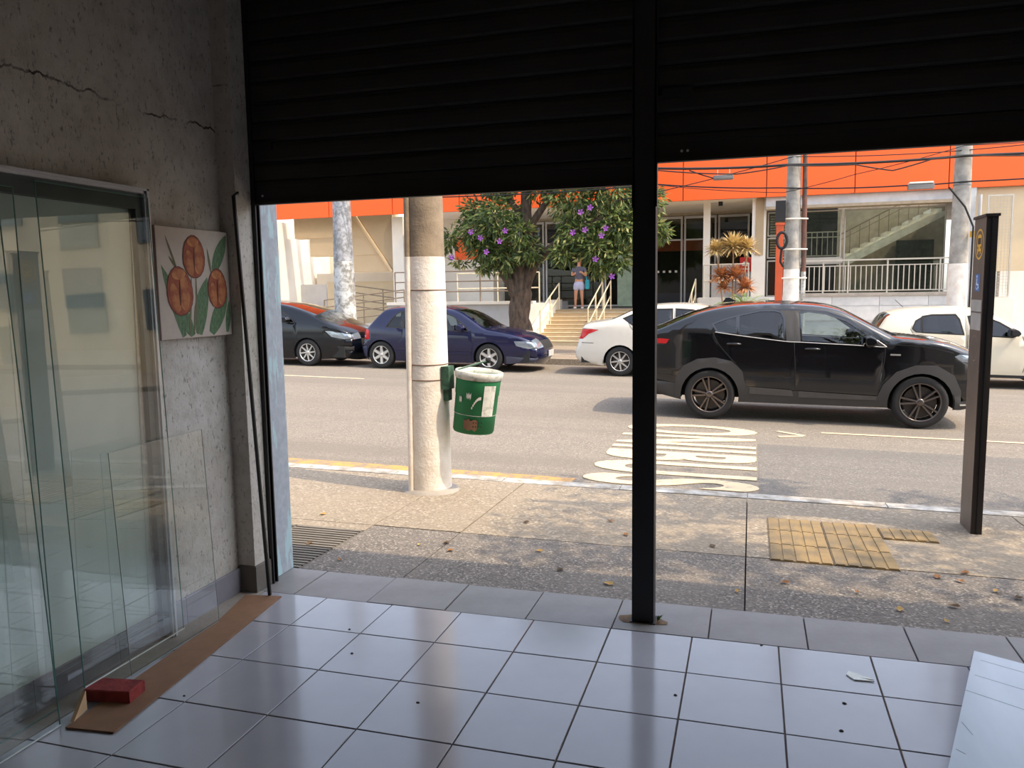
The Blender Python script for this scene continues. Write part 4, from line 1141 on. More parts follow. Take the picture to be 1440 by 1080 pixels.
for k in range(4): MB().box(-3.1 + k * .2, -3.02 + k * .2, ey - .012, ey - .006, 2.12, 2.19).build('glass_sticker', WHITEW, bld)
# red sign
sg = thing('red_sign', 'small red sign with a white emblem on the low grey screen wall', 'sign', (-.2, 25.58, 2.1))
MB().box(-.36, -.02, 25.57, 25.595, 2.06, 2.5).build('plate', M('sign_red', c(206, 44, 40), .5), sg)
MB().prism([(-.29, 2.24), (-.09, 2.22), (-.07, 2.31), (-.14, 2.36), (-.24, 2.37), (-.30, 2.31)], lambda u, v: (u, 25.565, v), lambda u, v: (u, 25.57, v)).build('emblem', WHITEW, sg)
MB().box(-.30, -.08, 25.565, 25.57, 2.12, 2.16).build('text_bar', WHITEW, sg)
# ---- entrance steps, landing, cheek walls
es = thing('entrance_steps', 'wide pale entrance steps rising to the terrace', 'steps', (-3.8, 23.5, 0))
ns = 9
for k in range(ns):
    MB().box(-5.95, -1.55, 22.2 + k * .31, 25.02, .02 + k * .105 - (.45 if k == 0 else 0), .02 + (k + 1) * .105).build('step', STEP, es)
    MB().box(-5.95, -1.55, 22.185 + k * .31, 22.2 + k * .31, .02 + (k + 1) * .105 - .03, .02 + (k + 1) * .105).build('step_nosing', TAN_D, es)
box('landing', -5.95, -1.55, 25.02, 27.55, .5, .965, CONC, bld)
mb = MB().prism([(22.0, -.3), (25.6, -.3), (25.6, 1.28), (24.6, 1.28), (22.0, .30)], lambda y, z: (-6.2, y, z), lambda y, z: (-5.95, y, z)); mb.build('cheek_wall', WHITEW, bld)
box('terrace_block', -10.6, -6.2, 22.2, 30, -.4, 1.20, GREYW, bld)
box('terrace_coping', -10.6, -6.0, 22.12, 22.45, 1.20, 1.285, WHITEW, bld)
box('hall_wing_wall', -10.6, -8.6, 26.5, 27.6, 1.2, 4.1, WHITEW, bld)
def pipe_rail(label, pts, h, mat, nrail=2, rad=.022):
    t = thing('hand_railing', label, 'railing', pts[0])
    P_ = [Vector(p) for p in pts]
    for q_ in range(nrail):
        z = Vector((0, 0, h * (nrail - q_) / nrail))
        MB().tube([p + z for p in P_], rad, 6).build('rail', mat, t)
    for a_, b__ in zip(P_[:-1], P_[1:]):
        n_ = max(1, int((b__ - a_).length / 1.1))
        for k in range(n_ + 1):
            p = a_ + (b__ - a_) * k / n_
            MB().tube([p, p + Vector((0, 0, h))], rad, 6).build('railing_post', mat, t)
    return t
RAIL_Y = M('rail_cream', c(220, 204, 172), .5, .1)
pipe_rail('cream handrail fixed along the cheek wall left of the entrance steps', [(-5.85, 22.35, .14), (-5.85, 24.75, .95)], .85, RAIL_Y)
pipe_rail('cream handrail dividing the entrance steps, on the side of the cheek wall', [(-4.45, 22.35, .14), (-4.45, 24.75, .95)], .9, RAIL_Y)
pipe_rail('cream handrail dividing the entrance steps, on the side of the red sign', [(-4.2, 22.35, .14), (-4.2, 24.75, .95)], .9, RAIL_Y)
pipe_rail('cream handrail on the right edge of the entrance steps beside the terrace wall', [(-1.68, 22.35, .14), (-1.62, 24.75, .95)], .9, RAIL_Y)
pipe_rail('thin metal railing around the planted terrace corner', [(-1.35, 24.1, 1.3), (-.1, 24.1, 1.3)], .95, RAILM)
pipe_rail('brown pipe railing on the grey terrace wall left of the tree', [(-10.4, 22.35, 1.285), (-6.3, 22.35, 1.285)], .9, RAIL_B, 3)
pipe_rail('pale pipe railing further back on the terrace left of the tree', [(-9.0, 24.0, 1.2), (-6.3, 24.0, 1.2)], .95, RAIL_Y, 2)
# ---- ramp with pipe railings on the left
box('ramp_wall', -14.6, -10.6, 25.65, 25.85, -.4, 2.0, BEIGEW, bld)
MB().prism([(-14.4, -.3), (-10.6, -.3), (-10.6, .75), (-14.4, .35)], lambda x, z: (x, 23.6, z), lambda x, z: (x, 25.2, z)).build('ramp', GREYW, bld)
pipe_rail('brown pipe railing of the wheelchair ramp, the lower run', [(-13.6, 23.65, .42), (-10.7, 23.65, .72)], .95, RAIL_B, 4)
pipe_rail('brown pipe railing of the wheelchair ramp, the upper run', [(-13.6, 25.1, .95), (-10.7, 25.1, .55)], .95, RAIL_B, 4)
# ---- left wing: white side wall facing the sun, tan panels
box('wing_wall', -16.3, -15.9, 24.1, 34, -.4, 4.1, WHITEW, bld)
box('wing_pier', -15.9, -15.75, 24.1, 24.5, -.4, 4.1, WHITEW, bld)
box('wing_back_wall', -16.3, -10.6, 28.2, 28.4, -.4, 4.1, WHITEW, bld)
for k, (xa, za, zb_) in enumerate(((-15.44, 3.515, 4.25), (-14.86, 2.885, 3.515), (-13.95, 2.31, 2.885))):
    MB().box(xa, -11.62, 25.0 + .02 * k, 25.4, za, zb_).build('tan_panel', TANW, bld)
MB().prism([(-12.9, 4.2), (-11.60, 4.2), (-11.60, 2.31)], lambda x, z: (x, 24.86, z), lambda x, z: (x, 24.99, z)).build('tan_shade_triangle', TAN_D, bld)  # shaded side of the tan canopy, put in as a darker triangle
MB().bar((-12.98, 24.92, 4.2), (-11.66, 24.92, 2.30), .22, .08).build('sloping_beam', TANW, bld)
box('low_white_wall', -15.8, -12.6, 27.0, 27.2, 1.9, 2.34, WHITEW, bld)
box('low_grey_wall', -15.9, -12.4, 26.0, 26.2, -.4, 1.93, GREYW, bld)
box('end_post', -11.6, -11.2, 24.8, 25.6, -.4, 4.1, WHITEW, bld)
box('orange_board', -9.98, -9.0, 26.44, 26.5, 2.7, 3.45, ORANGE, bld)
for k in range(2): MB().tube([(-14.75 + k * .2, 25.9, 0), (-14.75 + k * .2, 25.9, 1.95)], .04, 6).build('down_pipe', GREYW, bld)
# ---- right end: beige wall, mesh gate, downpipe
box('beige_wall', 5.35, 9.6, 24.1, 24.4, 1.9, 4.1, BEIGEW, bld)
box('beige_wall', 6.3, 9.6, 24.1, 24.4, -.4, 1.9, WHITEW, bld)
box('end_column', 5.22, 5.62, 23.95, 24.4, -.4, 4.12, BLUISHW, bld)
MB().tube([(5.70, 23.88, -.2), (5.70, 23.88, 3.9)], .045, 8).build('down_pipe', GREYW, bld)
gt = thing('mesh_gate', 'pale wire mesh gate panel at the end of the terrace', 'gate', (6.1, 23.6, 1.2))
mb = MB(); mb.box(5.80, 5.84, 23.58, 23.62, 1.2, 3.85); mb.box(6.36, 6.40, 23.58, 23.62, 1.2, 3.85); mb.box(5.84, 6.36, 23.58, 23.62, 3.81, 3.85); mb.box(5.84, 6.36, 23.58, 23.62, 1.2, 1.24)
mb.build('gate_frame', RAILM, gt)
mb = MB()
for k in range(7): mb.box(5.87 + k * .075, 5.878 + k * .075, 23.596, 23.604, 1.24, 3.81)
for k in range(32): mb.box(5.84, 6.36, 23.596, 23.604, 1.28 + k * .08, 1.288 + k * .08)
mb.build('wire_mesh', RAILM, gt)['kind'] = 'stuff'
box('gate_plinth', 5.6, 6.5, 23.5, 24.1, -.4, 1.2, WHITEW, bld)
op = thing('orange_post', 'square orange post standing beside the concrete utility pole', 'post', (.70, 21.5, 0))
MB().box(.57, .75, 21.42, 21.58, -.25, 3.12).build('shaft', ORANGE_D, op)
MB().box(.55, .77, 21.40, 21.60, 3.12, 3.18).build('cap', ORANGE_D, op)

nb = thing('neighbour_building', 'beige two-storey building further along the street past the shop building', 'building', (24, 28, 0))
box('walls', 10.2, 40, 24.6, 34, -.9, 7.2, BEIGEW, nb)
box('parapet', 10.1, 40.1, 24.5, 34.1, 7.2, 7.6, WHITEW, nb)
for k in range(8):
    for z_ in (1.2, 4.4):
        o = MB().box(11.3 + k * 3.6, 13.1 + k * 3.6, 24.52, 24.6, z_, z_ + 1.5).build('window', FRAME_D, nb)
        MB().box(11.4 + k * 3.6, 13.0 + k * 3.6, 24.505, 24.52, z_ + .1, z_ + 1.4).build('pane', M('far_pane', c(70, 80, 84), .1), o)

nc_ = thing('neighbour_building', 'pale grey two-storey building beyond the tan canopy end of the shop building', 'building', (-32, 28, 0))
box('walls', -46, -20.6, 24.4, 34, -.4, 6.6, GREYW, nc_)
box('parapet', -46.1, -20.5, 24.3, 34.1, 6.6, 7.0, WHITEW, nc_)
for k in range(6):
    for z_ in (1.4, 4.4):
        o = MB().box(-45 + k * 4.0, -43 + k * 4.0, 24.32, 24.4, z_, z_ + 1.4).build('window', FRAME_D, nc_)
        MB().box(-44.9 + k * 4.0, -43.1 + k * 4.0, 24.305, 24.32, z_ + .1, z_ + 1.3).build('pane', M('far_pane', c(70, 80, 84), .1), o)
box('boundary_wall', -20.5, -16.3, 24.3, 24.5, -.4, 4.1, WHITEW, bld)

# ================================================================ POLES, CABLES
def pole(label, x, y, z0, h, r0, r1, white, mats, name='utility_pole'):
    t = thing(name, label, 'utility pole', (x, y, z0))
    rad = lambda z: r0 + (r1 - r0) * z / h
    MB().lathe([(rad(0) * 1.01, z0 - .05), (rad(white) + .001, z0 + white)], 24, (x, y, 0)).build('painted_base', mats[0], t)
    MB().lathe([(rad(white), z0 + white), (rad(h), z0 + h)], 24, (x, y, 0)).build('shaft', mats[1], t)
    return t
z = zwalk(-2.45, 5.85)
np_ = pole('big near utility pole with whitewashed base, the green bin strapped to it', -2.455, 5.84, z, 8.0, .168, .100, 1.86, (POLE_W, POLE))
MB().tube([(-2.565, 5.70, z), (-2.545, 5.705, z + 1.86)], .026, 8).build('conduit', POLE_W, np_)
MB().tube([(-2.545, 5.705, z + 1.86), (-2.50, 5.73, z + 7.5)], .024, 8).build('conduit', POLE, np_)
for zz in (1.02, 1.60, .9):
    MB().lathe([(.168 - .0085 * zz + .002, z + zz), (.168 - .0085 * zz + .006, z + zz + .004), (.168 - .0085 * zz + .002, z + zz + .008)], 24, (-2.455, 5.84, 0)).build('strap', M('strap_rust', c(120, 92, 70), .6, .3), np_)
MB().lathe([(.25, z - .03), (.22, z + .015), (.172, z + .03)], 20, (-2.455, 5.84, 0)).build('concrete_collar', CONC, np_)
p2 = pole('blotchy grey utility pole with pale base behind the parked black hatchback', -9.95, 18.35, zfar(-9.95), 8, .29, .15, 2.3, (MATS['white_patchy'], MATS['pole_blotch']))
p3 = pole('utility pole with white base and rusty pipe between the red sign and right-hand glazing', .82, 18.35, zfar(.82), 8, .185, .10, 2.05, (POLE_W, POLE_G))
MB().tube([(1.06, 18.32, zfar(1)), (1.06, 18.32, zfar(1) + 2.0)], .05, 8).build('pipe_base', MATS['white_patchy'], p3)
MB().tube([(1.06, 18.32, zfar(1) + 2.0), (1.02, 18.32, 7)], .05, 8).build('rusty_pipe', MATS['rust_pipe'], p3)
for zz in (1.75, 2.36, 3.0):
    MB().tube([(.62, 18.2, zz), (.75, 18.13, zz), (1.0, 18.16, zz), (1.12, 18.27, zz)], .018, 6).build('clamp', WHITEW, p3)
bxm = MB().box(.46, .66, 18.05, 18.25, 2.96, 3.38).build('junction_box', RUBBER, p3)
MB().tube([(.60 + .10 * math.cos(t), 18.08, 2.55 + .17 * math.sin(t)) for t in [k * PI / 8 for k in range(17)]], .035, 6, False).build('cable_coil', CABLE, p3)
MB().tube([(.60, 18.1, 2.4), (.58, 18.1, 2.1), (.64, 18.12, 2.0)], .03, 6).build('cable_loop', CABLE, p3)
p4 = pole('utility pole with yellow-clipped cable in front of the end column', 4.04, 18.35, zfar(4.04), 8, .20, .115, 2.15, (POLE_W, POLE_G))
MB().tube([(3.75, 18.1, 3.5), (4.05, 18.08, 3.1), (4.22, 18.1, 2.7), (4.24, 18.2, 1.0)], .02, 6).build('drop_cable', CABLE, p4)
MB().box(4.19, 4.29, 18.12, 18.22, 2.50, 2.62).build('yellow_clip', M('clip_yellow', c(214, 166, 54), .6), p4)
for zz in (4.12, 3.56): MB().lathe([(.165, zz - .02), (.17, zz), (.165, zz + .02)], 16, (4.04, 18.35, 0)).build('clamp', M('clamp_steel', c(140, 140, 140), .5, .6), p4)
def cable(label, ctrl, r=.018):
    pts = []
    for (a_, b_) in zip(ctrl[:-1], ctrl[1:]):
        a_ = Vector(a_); b_ = Vector(b_); n_ = 8; sag = (b_ - a_).length * .012
        for k in range(n_):
            t = k / n_; p = a_.lerp(b_, t); p.z -= sag * 4 * t * (1 - t); pts.append(p)
    pts.append(Vector(ctrl[-1]))
    tag(MB().tube(pts, r, 5).build('overhead_cable', CABLE), label, 'cable')
cy = 18.12
cable('thick black cable bundle strung along the tops of the poles', [(-40, cy, 4.9), (-9.95, cy, 4.45), (-2.0, cy, 4.2), (.7, cy, 4.12), (4.04, cy, 4.10), (12, cy, 4.3), (30, cy, 4.5)], .028)
cable('thin black cable sagging under the thick bundle in loops', [(-9.9, cy - .05, 4.3), (-2.0, cy - .05, 4.15), (-.35, cy - .05, 3.98), (.7, cy - .05, 4.1), (2.0, cy - .05, 4.04), (2.7, cy - .05, 3.88), (3.4, cy - .05, 4.06), (4.0, cy - .05, 4.1), (7, cy - .05, 4.0)], .014)
cable('low black cable carrying the grey closure beside the end column', [(-9.9, cy + .05, 3.95), (-2.0, cy + .05, 3.86), (.5, cy + .05, 3.66), (2.95, cy + .05, 3.58), (4.0, cy + .05, 3.60), (9, cy + .05, 3.8)], .015)
cable('thin slack cable crossing the orange fascia towards the thick bundle', [(-2.0, cy, 3.84), (.6, cy, 3.55), (2.0, cy, 3.85), (4.0, cy, 4.3), (8, cy, 4.4)], .008)
cable('thin upper cable rising past the shutter edge', [(-3, cy + .1, 3.55), (.8, cy + .1, 4.3), (4.0, cy + .1, 4.22), (9, cy + .1, 4.6)], .010)
CLOS = M('closure_grey', c(120, 116, 112), .6)
s1 = thing('splice_closure', 'grey cable splice canister hanging left of the rusty pipe', 'splice closure', (-.62, cy, 3.9))
MB().lathe([(0, -.84), (.05, -.84), (.055, -.80), (.055, -.45), (.04, -.42), (0, -.42)], 14, (0, cy, 3.93), 'X').build('canister', CLOS, s1)
MB().tube([(-.84, cy, 3.93), (-1.05, cy, 4.0), (-1.35, cy, 4.12)], .014, 5).build('tail_cable', CABLE, s1)
for xx in (-.75, -.5): MB().tube([(xx, cy, 3.98), (xx, cy, 4.10)], .008, 5).build('hanger', WHITEW, s1)
s2 = thing('splice_closure', 'flat grey cable closure with white lid next to the end column', 'splice closure', (3.25, cy, 3.5))
MB().bbox(3.0, 3.48, cy - .07, cy + .07, 3.49, 3.60, .02).build('case', CLOS, s2)
MB().bbox(3.02, 3.46, cy - .08, cy + .08, 3.60, 3.63, .008).build('lid', WHITEW, s2)

# ================================================================ BIN, TOTEM
bn = thing('litter_bin', 'battered green litter bin with white rim strapped to the near pole', 'bin', (-2.09, 5.85, .445))
ctr = Vector((-2.09, 5.85, .445))
def lean(mb):
    for v in mb.v:
        d = v - ctr; v.x += d.z * .13; v.z -= d.x * .11
    return mb
G = MATS['bin_green']
lean(MB().lathe([(.155, .455), (.160, .47), (.162, .47), (.163, .60), (.166, .605), (.168, .75), (.172, .755), (.176, .87)], 28, (ctr.x, ctr.y, 0))).build('drum', G, bn)
mb = MB().lathe([(.176, .872), (.182, .876), (.187, .90), (.189, .93), (.180, .935), (.174, .90), (.170, .87), (.165, .60)], 28, (ctr.x, ctr.y, 0)); mb.f = [f for f in mb.f if len(f) == 4]; mb.sm = mb.sm[:len(mb.f)]
lean(mb).build('rim', MATS['bin_white'], bn)
def patch(name, a0, a1, z0, z1, mat, off=.002, jag=0):
    vs = []; fs = []; n_ = 6
    for k in range(n_ + 1):
        a = a0 + (a1 - a0) * k / n_
        for zz in (z0, z1):
            zz2 = zz + jag * math.sin(k * 2.3 + zz * 50)
            r = .162 + (zz2 - .47) * .033 + off
            vs.append((ctr.x + r * math.cos(a), ctr.y + r * math.sin(a), zz2))
    for k in range(n_): fs.append((2 * k, 2 * k + 1, 2 * k + 3, 2 * k + 2))
    lean(MB().add(vs, fs, True)).build(name, mat, bn)
patch('white_sticker', -.95, -.35, .60, .84, MATS['bin_white'], .003)
patch('paint_chip', -1.72, -1.5, .735, .77, MATS['bin_white'], .004, .012)
patch('paint_chip', -2.1, -1.95, .70, .74, MATS['bin_white'], .004, .006)
for k in range(8):
    a = -1.45 + .05 * k
    patch('crescent_mark', a, a + .05, .655 + .075 * (1 - (1 - k / 7) ** 2), .672 + .082 * (1 - (1 - k / 7) ** 2), MATS['bin_white'], .0035)
patch('brown_smear', -1.75, -1.1, .49, .57, M('bin_smear', c(110, 78, 56), .8), .003, .01)
for k in range(4):
    for j in range(2): patch('vent_hole', -1.3 + .12 * k, -1.26 + .12 * k, .515 + .03 * j, .527 + .03 * j, BLACK, .004)
mb = MB(); mb.box(-2.310, -2.247, 5.75, 5.87, .79, .97); mb.box(-2.300, -2.260, 5.77, 5.85, .70, .79)
mb.build('clamp_bracket', M('bracket_green', c(66, 104, 80), .7, base2=c(40, 66, 52), scale=20), bn)
for dy in (-.05, .05):
    MB().tube([(-2.19, 5.83 + dy, .945), (-1.95, 5.81 + dy * .3, 1.015)], .008, 6).build('lid_rod', M('rod_green', c(140, 164, 150), .5), bn)
MB().lathe([(0, -.02), (.022, -.015), (.022, .015), (0, .02)], 10, (-1.94, 5.81, 1.018), 'X').build('knob', RUBBER, bn)

ttm = thing('bus_stop_totem', 'tall slim bronze bus stop totem with yellow bus symbol', 'bus stop sign', (1.43, 5.83, -.1))
zt = zwalk(1.43, 5.83)
MB().box(1.40, 1.404, 5.695, 5.965, zt, 1.965).build('face_panel', TOTEM, ttm)
MB().box(1.404, 1.466, 5.69, 5.97, zt, 1.965).build('body', TOTEM_D, ttm)
MB().box(1.43, 1.44, 5.682, 5.69, zt, 1.965).build('edge_groove', BLACK, ttm)
MB().box(1.392, 1.474, 5.68, 5.98, 1.965, 1.982).build('cap', TOTEM_D, ttm)
YEL = M('sign_yellow', c(214, 160, 44), .5)
def tface(name, poly, mat, lay=1):
    x_ = 1.40 - .0006 * lay
    MB().prism(poly, lambda y, z: (x_, y, z), lambda y, z: (x_ - .0005, y, z)).build(name, mat, ttm)
yc, zcn = 5.83, 1.80
ringp = ell(yc, zcn, .098, .098, n=28)
mb = MB(); n_ = 28; inn = ell(yc, zcn, .086, .086, n=28)
mb.add([(1.3994, *p) for p in ringp] + [(1.3994, *p) for p in inn], [(i, (i + 1) % n_, n_ + (i + 1) % n_, n_ + i) for i in range(n_)]); mb.build('symbol_ring', YEL, ttm)
tface('bus_symbol', [(yc - .045, zcn - .045), (yc + .045, zcn - .045), (yc + .05, zcn + .01), (yc + .045, zcn + .05), (yc + .03, zcn + .062), (yc - .03, zcn + .062), (yc - .045, zcn + .05), (yc - .05, zcn + .01)], YEL)
tface('bus_windscreen', [(yc - .036, zcn + .0), (yc + .036, zcn + .0), (yc + .034, zcn + .04), (yc - .034, zcn + .04)], TOTEM_D, 2)
for s_ in (-1, 1):
    tface('bus_wheel', [(yc + s_ * .03 - .01, zcn - .062), (yc + s_ * .03 + .01, zcn - .062), (yc + s_ * .03 + .01, zcn - .045), (yc + s_ * .03 - .01, zcn - .045)], YEL)
    tface('bus_lamp', ell(yc + s_ * .03, zcn - .022, .008, .008, n=8), TOTEM_D, 2)
BLUS = M('access_blue', c(70, 104, 160), .5)
tface('access_sign', [(5.775, 1.50), (5.885, 1.50), (5.885, 1.61), (5.775, 1.61)], BLUS)
WS_ = M('sign_white', c(216, 220, 226), .5)
tface('access_head', ell(5.845, 1.595, .009, .009, n=10), WS_, 2)
tface('access_body', [(5.850, 1.583), (5.838, 1.583), (5.838, 1.548), (5.808, 1.548), (5.80, 1.52), (5.809, 1.518), (5.815, 1.538), (5.850, 1.538)], WS_, 2)
mb = MB(); o1 = ell(5.835, 1.537, .027, .027, n=18); i1 = ell(5.835, 1.537, .021, .021, n=18)
mb.add([(1.3986, *p) for p in o1] + [(1.3986, *p) for p in i1], [(i, i + 1, 18 + i + 1, 18 + i) for i in range(9, 17)] + [(i, i + 1, 18 + i + 1, 18 + i) for i in range(0, 4)]); mb.build('access_wheel', WS_, ttm)
GREYL = M('notice_grey', c(156, 150, 144), .6)
tface('notice', [(5.71, 1.37), (5.95, 1.37), (5.95, 1.445), (5.71, 1.445)], GREYL)
tface('notice', [(5.71, 1.25), (5.95, 1.25), (5.95, 1.36), (5.71, 1.36)], GREYL)
mb = MB(); o1 = ell(5.83, 1.13, .085, .085, n=24); i1 = ell(5.83, 1.13, .078, .078, n=24)
mb.add([(1.3994, *p) for p in o1] + [(1.3994, *p) for p in i1], [(i, (i + 1) % 24, 24 + (i + 1) % 24, 24 + i) for i in range(24)]); mb.build('faded_ring', M('faded_line', c(128, 112, 98), .6), ttm)

# ================================================================ PLANTS
def leaf_cloud(name, blobs, count, L, Wd_, mats, parent, droop=.3, shell=.55):
    vs = []; fs = []; mi = []
    wts = [b_[3] ** 2 for b_ in blobs]
    for k in range(count):
        bx_, by_, bz_, br_ = random.choices(blobs, wts)[0]
        u = random.uniform(-1, 1); a = random.uniform(0, 2 * PI); rr_ = br_ * (shell + (1 - shell) * random.random()) * random.choice((1, 1, 1, .7))
        s_ = math.sqrt(1 - u * u); n_ = Vector((s_ * math.cos(a), s_ * math.sin(a), u))
        p = Vector((bx_, by_, bz_)) + n_ * rr_
        d = (n_ + Vector((random.uniform(-1, 1), random.uniform(-1, 1), random.uniform(-1, .6) - droop))).normalized()
        sd = d.cross(Vector((random.uniform(-1, 1), random.uniform(-1, 1), random.uniform(-1, 1)))).normalized()
        l_ = L * random.uniform(.7, 1.25); w_ = Wd_ * random.uniform(.8, 1.2); up_ = d.cross(sd) * w_ * .35
        i = len(vs)
        vs += [p, p + d * l_ * .45 + sd * w_ + up_, p + d * l_, p + d * l_ * .45 - sd * w_ + up_]
        fs += [(i, i + 1, i + 2), (i, i + 2, i + 3)]
        q_ = random.choices(range(len(mats)), [5, 3, 1.6][:len(mats)])[0]; mi += [q_, q_]
    me = bpy.data.meshes.new(name); me.from_pydata([tuple(v) for v in vs], [], fs)
    for m_ in mats: me.materials.append(m_)
    me.polygons.foreach_set('material_index', mi)
    o = put(name, me, (0, 0, 0), parent); o['kind'] = 'stuff'
    return o
def leafmat(name, col1, col2):
    if name in MATS: return MATS[name]
    m = M(name, col1, .55, base2=col2, scale=3)
    b_ = m.node_tree.nodes['Principled BSDF']
    tr = m.node_tree.nodes.new('ShaderNodeBsdfTranslucent'); tr.inputs[0].default_value = tuple(min(1, v * 1.5) for v in col1[:3]) + (1,)
    mx = m.node_tree.nodes.new('ShaderNodeMixShader'); mx.inputs[0].default_value = .3
    out = m.node_tree.nodes['Material Output']
    m.node_tree.links.new(b_.outputs[0], mx.inputs[1]); m.node_tree.links.new(tr.outputs[0], mx.inputs[2]); m.node_tree.links.new(mx.outputs[0], out.inputs[0])
    return m
LF = [leafmat('leaf_deep', c(74, 92, 48), c(48, 66, 34)), leafmat('leaf_mid', c(116, 134, 70), c(84, 104, 50)), leafmat('leaf_light', c(168, 168, 104), c(136, 132, 74))]
def trunk(parent, chains):
    for nm, pts, rs in chains:
        pp = []; rr_ = []
        for i in range(len(pts) - 1):
            for k in range(4):
                t = k / 4; p = Vector(pts[i]).lerp(Vector(pts[i + 1]), t); r = rs[i] + (rs[i + 1] - rs[i]) * t
                pp.append(p + Vector((math.sin(p.z * 5.1) * r * .15, math.cos(p.z * 4.3) * r * .15, 0))); rr_.append(r * (1 + .06 * math.sin(p.z * 13)))
        pp.append(Vector(pts[-1])); rr_.append(rs[-1])
        MB().tube(pp, rr_, 12).build(nm, BARK, parent)
tr1 = thing('flowering_tree', 'leafy street tree with purple flowers and thick trunk behind the blue hatchback', 'tree', (-5.75, 20, zfar(-5.75)))
zb0 = zfar(-5.75)
trunk(tr1, [('trunk', [(-5.72, 20, zb0 - .05), (-5.74, 20, .35), (-5.76, 20, 1.0), (-5.80, 20, 1.6)], [.42, .30, .27, .30]),
            ('branch', [(-5.80, 20, 1.35), (-5.72, 20, 2.2), (-5.55, 20.0, 3.2), (-5.62, 20, 4.6), (-5.5, 20, 6.5)], [.24, .19, .15, .12, .06]),
            ('branch', [(-5.85, 20, 1.4), (-6.2, 19.9, 2.2), (-6.5, 19.8, 3.0), (-6.9, 19.8, 3.6)], [.18, .13, .09, .04]),
            ('branch', [(-5.74, 20, 1.5), (-5.3, 19.9, 2.3), (-4.6, 19.8, 2.9), (-3.6, 19.7, 3.3), (-2.9, 19.7, 3.6)], [.17, .12, .09, .06, .03]),
            ('branch', [(-5.6, 20, 3.0), (-4.9, 20, 4.0), (-4.0, 20, 4.8)], [.1, .08, .04]),
            ('branch', [(-5.6, 20, 3.4), (-6.4, 20.1, 4.3), (-6.9, 20.2, 5.0)], [.09, .07, .04])])
blobs = [(-6.95, 19.9, 3.15, .55), (-6.6, 19.8, 2.75, .55), (-6.25, 19.6, 3.4, .65), (-7.0, 20, 3.7, .35), (-6.1, 19.7, 2.45, .45), (-5.4, 19.6, 2.55, .35), (-5.6, 19.5, 3.0, .4), (-6.7, 19.8, 2.2, .22), (-7.62, 19.9, 2.95, .24), (-7.75, 19.9, 2.75, .12), (-7.5, 19.9, 2.38, .12), (-7.25, 19.9, 2.3, .10),
         (-4.2, 19.6, 3.0, .55), (-3.7, 19.5, 2.6, .50), (-4.5, 19.5, 2.5, .35), (-3.2, 19.7, 3.1, .60), (-3.6, 19.6, 2.15, .30), (-3.15, 19.6, 2.3, .35), (-2.7, 19.8, 2.9, .5), (-4.3, 19.8, 3.9, .7), (-3.3, 19.9, 4.0, .8), (-2.5, 19.9, 3.7, .5), (-2.25, 19.9, 3.05, .28), (-2.1, 19.9, 2.9, .2), (-5.2, 20, 4.3, .5), (-6.3, 20, 4.4, .55),
         (-5.0, 20, 5.6, 1.3), (-6.4, 20.2, 5.4, 1.0), (-3.6, 20, 5.4, 1.1), (-4.9, 20.2, 6.8, 1.2)]
leaf_cloud('foliage', blobs, 26000, .19, .028, LF, tr1, .35, .35)
PUR = M('petal_purple', c(150, 74, 168), .6, base2=c(178, 110, 190), scale=20)
for fx, fz in ((-7.62, 3.22), (-6.75, 3.05), (-6.35, 2.55), (-6.5, 2.9), (-3.95, 3.42), (-3.72, 3.52), (-4.15, 2.95), (-3.35, 3.02), (-3.45, 2.85), (-3.85, 3.0), (-3.6, 2.3), (-3.2, 1.88), (-7.28, 2.45), (-5.85, 3.05), (-6.0, 2.8)):
    f = MB(); fy = 19.05; R_ = .085
    for k in range(5):
        a = k * 2 * PI / 5 + fx
        f.add([(fx, fy, fz), (fx + R_ * .7 * math.cos(a - .45), fy - .03, fz + R_ * .7 * math.sin(a - .45)), (fx + R_ * math.cos(a), fy - .01, fz + R_ * math.sin(a)), (fx + R_ * .7 * math.cos(a + .45), fy - .03, fz + R_ * .7 * math.sin(a + .45))], [(0, 1, 2, 3)])
    f.build('flower', PUR, tr1)
# the tree on the near pavement whose crown dapples the paving
tr2 = thing('pavement_tree', 'tree on the near pavement shading the tactile paving with its crown', 'tree', (3.6, 5.7, zwalk(3.6, 5.7)))
zb1 = zwalk(3.6, 5.7)
trunk(tr2, [('trunk', [(3.6, 5.75, zb1 - .05), (3.58, 5.72, 1.2), (3.5, 5.7, 2.6), (3.4, 5.6, 3.6)], [.20, .15, .14, .13]),
            ('branch', [(3.42, 5.6, 3.4), (2.6, 5.3, 4.4), (1.8, 5.1, 5.1)], [.1, .07, .03]), ('branch', [(3.42, 5.6, 3.5), (4.2, 5.2, 4.6), (5.0, 5.0, 5.4)], [.1, .07, .03]), ('branch', [(3.4, 5.6, 3.5), (3.3, 5.8, 5.0), (3.2, 5.6, 6.2)], [.1, .07, .03])])
bl2 = []
rs_ = random.Random(11)
for k in range(95):
    zz = rs_.uniform(4.2, 6.0); br_ = rs_.uniform(.2, .42)
    bl2.append((rs_.uniform(.67 * zz - 1.75 + br_, 7.0), rs_.uniform(3.5, 6.9), zz, br_))
leaf_cloud('foliage', bl2, 7000, .15, .03, LF, tr2, .2, .1)
